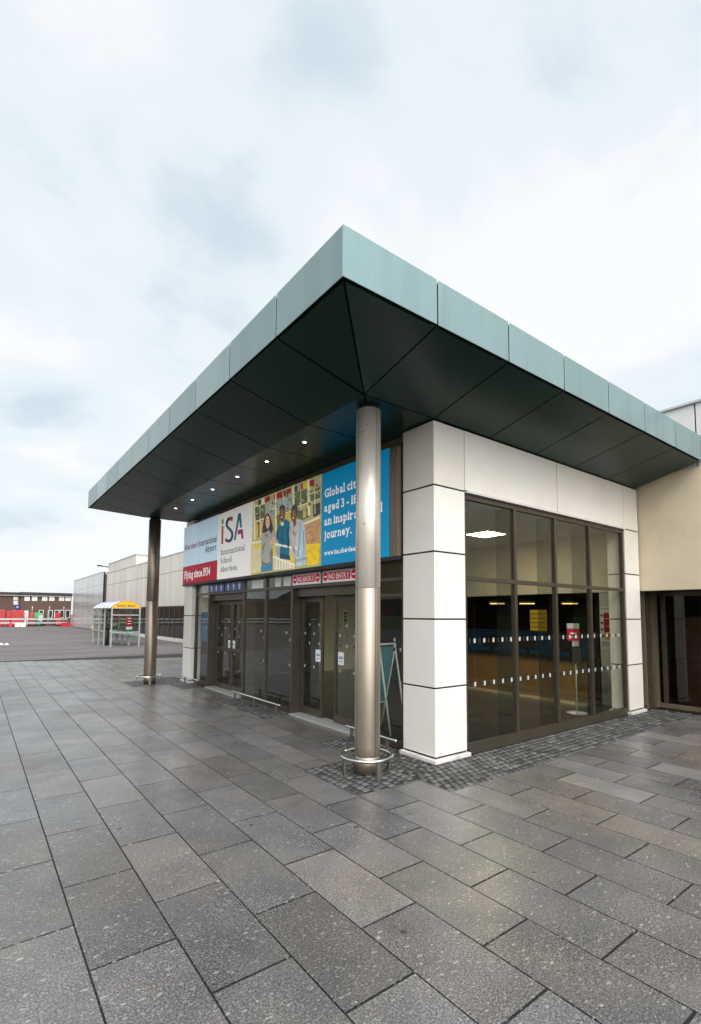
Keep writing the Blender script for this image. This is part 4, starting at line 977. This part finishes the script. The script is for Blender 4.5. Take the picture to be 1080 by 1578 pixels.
# =================================================================== INSIDE THE PORCH
cl = thing('ceiling_light', 'square lit ceiling panel inside the porch seen through the first tall pane', 'ceiling light', (6.5, 3.53, 3.70))
MB().box(6.2, 6.88, 3.23, 3.86, 3.695, 3.729, WHITE).build('frame', cl); MB().box(6.23, 6.85, 3.26, 3.83, 3.690, 3.6945, GLOW).build('diffuser', cl)
for k, (a, lab) in enumerate(((766, 'yellow strip light deep inside, seen through the first tall pane'), (812, 'yellow strip light deep inside, seen through the second tall pane'), (878, 'yellow strip light deep inside, seen through the third tall pane'))):
    v = on(a, 931, 2, 2.48)
    s_ = thing('strip_light', lab, 'strip light', v, 'strip lights in the concourse')
    dv = Vector((v.x-CX, v.y-CY, 0)).normalized(); e = Vector((-dv.y, dv.x, 0))
    MB().prism([v+e*.35-dv*.1, v-e*.35-dv*.1, v-e*.35+dv*.1, v+e*.35+dv*.1], (0, 0, .05), STRIPG).build('tube', s_)
    MB().prism([v+e*.37-dv*.13+Vector((0, 0, .051)), v-e*.37-dv*.13+Vector((0, 0, .051)), v-e*.37+dv*.13+Vector((0, 0, .051)), v+e*.37+dv*.13+Vector((0, 0, .051))], (0, 0, .09), ALU).build('housing', s_)
DESK = mat('tan_wood', (.24, .13, .045), .45, var=.12, vscale=2)
ck = thing('service_desk', 'long tan fronted service desk inside, seen through the side window', 'desk', (8.3, 3.7, 0))
MB().box(7.98, 8.02, 2.12, 5.3, .07, .94, DESK).build('front_panel', ck, .003)
MB().box(7.96, 7.985, 2.12, 5.3, .0, .065, mat('pale_skirting', (.60, .42, .22), .4)).build('skirting', ck)
MB().box(8.025, 8.6, 2.12, 5.3, .02, .93, DARKIN).build('body', ck); MB().box(7.94, 8.64, 2.10, 5.32, .942, .98, DARKBOX).build('top', ck, .004)
for y, lab in ((2.62, 'dark monitor on the service desk, nearest the pale inner wall'), (3.72, 'dark monitor in the middle of the service desk'), (4.75, 'dark monitor on the service desk, nearest the first tall pane')):
    mo = thing('monitor', lab, 'monitor', (8.3, y, .98), 'monitors on the service desk')
    MB().box(8.22, 8.38, y-.12, y+.12, .981, 1.0, DARKBOX).build('base', mo, .004); MB().box(8.28, 8.31, y-.03, y+.03, 1.0, 1.12, DARKBOX).build('neck', mo)
    MB().box(8.26, 8.30, y-.27, y+.27, 1.10, 1.43, DARKBOX).build('screen', mo, .006)
DBL = mat('desk_blue', (.02, .16, .34), .4)
bl = thing('blue_partition', 'bright blue partition behind the tan service desk', 'partition', (10.4, 5, 0))
MB().box(10.4, 10.46, 3.2, 7.4, .2, 1.48, DBL).build('panel', bl); MB().box(10.38, 10.48, 3.15, 3.2, 0, 1.5, ALU).build('post', bl); MB().box(10.38, 10.48, 7.4, 7.45, 0, 1.5, ALU).build('post', bl)
bl = thing('blue_kiosk', 'blue kiosk just inside the far left pane beside the white pillar', 'kiosk', (2.82, 10.1, 0))
MB().box(2.66, 2.98, 9.75, 10.6, 1.15, 1.95, DBL).build('body', bl, .01); MB().box(2.68, 2.96, 9.77, 10.58, .007, 1.15, DARKBOX).build('base', bl)
MB().box(6.9, 8.49, 10.70, 10.74, .01, 3.72, CREAM).build('wall_lining', bld); MB().box(2.9, 6.89, 10.70, 10.74, .01, 3.72, mat('dark_lining', (.07, .065, .055), .5, var=.2)).build('wall_lining', bld)
v0, v1 = on(528.5, 940, 1, 10.69), on(536, 966, 1, 10.69)
p2 = thing('information_poster', 'small red and yellow poster on the cream end wall seen through the open door', 'poster', ((v0.x+v1.x)/2, 10.69, v1.z))
MB().box(v0.x, v1.x, 10.686, 10.698, v1.z, v0.z, WHITE).build('sheet', p2)
p3 = MB(); hh = (v0.z-v1.z)/5
for q_, m_ in ((3.6, RED), (2.6, RED), (1.5, RED), (.5, MATS['sign_yellow'])): p3.box(v0.x+.03, v1.x-.03, 10.683, 10.6855, v1.z+q_*hh, v1.z+(q_+.85)*hh, m_)
p3.build('print', p2)
for y in (4.1, 8.3): tag(MB().box(2.70, 2.76, y-.14, y+.14, 2.30, 2.375, DARKBOX).build('door_sensor', None, .01), 'small black motion sensor over the '+('half open right hand doors' if y < 6 else 'closed left hand doors'), 'sensor', 'motion sensors above the doors')
yp = thing('yellow_display', 'tall yellow lit display panel deep inside the concourse', 'display', (12, 5.8, 0))
MB().box(12, 12.08, 5.5, 6.05, 1.3, 2.1, mat('display_yellow', (.6, .4, .03), .4, emit=(1.0, .62, .06), estr=.18)).build('panel', yp)
gd = MB()
for i in range(5): gd.box(11.985, 11.998, 5.5, 6.05, 1.4+i*.14, 1.42+i*.14, DARKBOX)
gd.build('grid', yp); MB().box(12.0, 12.06, 5.74, 5.8, 0, 1.3, DARKBOX).build('stand', yp)
ps = thing('information_poster', 'red and yellow information poster on the pale inner wall at the right pane', 'poster', (8.515, 1.93, 1.3))
MB().box(8.510, 8.519, 1.775, 2.06, 1.20, 2.12, WHITE).build('sheet', ps)
pq = MB()
for z0, z1, m in ((1.86, 1.98, RED), (1.70, 1.85, RED), (1.56, 1.69, RED), (1.40, 1.55, MATS['sign_yellow'])): pq.box(8.507, 8.5095, 1.79, 1.98, z0, z1, m)
for z in (1.92, 1.76, 1.62, 1.47): disc(pq, 8.508, 2.02, z, .025, BLACK)
for z in (1.34, 1.30, 1.26, 2.06): pq.box(8.507, 8.5095, 1.80, 2.03, z, z+.012, BLACK)
pq.build('print', ps)
MB().box(8.50, 8.519, 1.84, 2.0, .30, .42, ALU).build('wall_vent', None)
tag(bpy.data.objects['wall_vent'], 'small grey vent low on the pale inner wall', 'vent')
bp_ = Vector((7.12, 1.88, 0))
ss = thing('sign_stand', 'white pole sign stand with round base and red notice inside the third pane', 'sign stand', bp_)
MB().lathe([(.19, .006), (.19, .02), (.05, .035), (.022, .05)], bp_.x, bp_.y, WHP, 28).build('base', ss)
MB().tube([bp_+Vector((0, 0, .04)), bp_+Vector((0, 0, 1.02))], .017, WHP, 10).build('pole', ss)
d0 = Vector((Fv.x, Fv.y, 0)).normalized(); e0 = Vector((d0.y, -d0.x, 0))
def facing(c, wd, z0, z1, dep, m, sh_=0.0):
    b = c-d0*sh_
    return MB().prism([b-e0*wd/2+Vector((0, 0, z0)), b+e0*wd/2+Vector((0, 0, z0)), b+e0*wd/2+Vector((0, 0, z1)), b-e0*wd/2+Vector((0, 0, z1))], d0*dep, m)
facing(bp_, .17, .98, 1.30, .09, DARKBOX, .06).build('dispenser', ss); facing(bp_, .13, 1.31, 1.44, .01, WHP, .03).build('symbol_plate', ss)
facing(bp_-e0*.05, .24, 1.42, 1.66, .01, BANR, .045).build('notice', ss); facing(bp_-e0*.05, .24, 1.66, 1.76, .01, WHP, .045).build('notice_header', ss)
k = MB()
for z, wd in ((1.55, .12), (1.48, .16)): 
    v = facing(bp_-e0*.05, wd, z, z+.03, .002, WHITE, .049); k.v += []; v.build('notice_text', ss)
ab = thing('sandwich_board', 'blue sandwich board with pale frame standing inside the near right pane', 'sandwich board', (3.05, 2.95, 0))
ABF = mat('board_frame', (.66, .68, .64), .4); ABB = mat('board_blue', (.06, .26, .33), .45, var=.2, vscale=4)
def quad_bar(p, q_, r=.016): return MB().tube([p, q_], r, ABF, 8)
Xa, Xb = 2.86, 3.24
fp = lambda x, t_: Vector((x, 3.25-.36*t_, .01+1.41*t_))
MB().prism([fp(Xa, .3), fp(Xb, .3), fp(Xb, .97), fp(Xa, .97)], (0, -.012, 0), ABB).build('board', ab)
fr = MB()
for a, b in ((fp(Xa, 0), fp(Xa, 1)), (fp(Xb, 0), fp(Xb, 1)), (fp(Xa, 1), fp(Xb, 1)), (fp(Xa, .3), fp(Xb, .3))): fr.tube([a, b], .018, ABF, 8)
fr.build('front_frame', ab)
for x in (Xa+.02, Xb-.02): MB().tube([(x, 2.88, 1.41), (x, 2.60, .01)], .015, ABF, 8).build('rear_leg', ab)
wf = thing('wet_floor_sign', 'small yellow wet floor sign standing far inside beyond the open door', 'floor sign', (10.1, 14.4, 0))
for s_ in (1, -1):
    MB().prism([(10.1+s_*.18, 14.25, .01), (10.1+s_*.18, 14.55, .01), (10.1+s_*.02, 14.49, .66), (10.1+s_*.02, 14.31, .66)], (.012, 0, 0), MATS['sign_yellow']).build('panel', wf)
MB().box(9.925, 9.945, 14.35, 14.45, .3, .42, BLACK).build('symbol', wf)
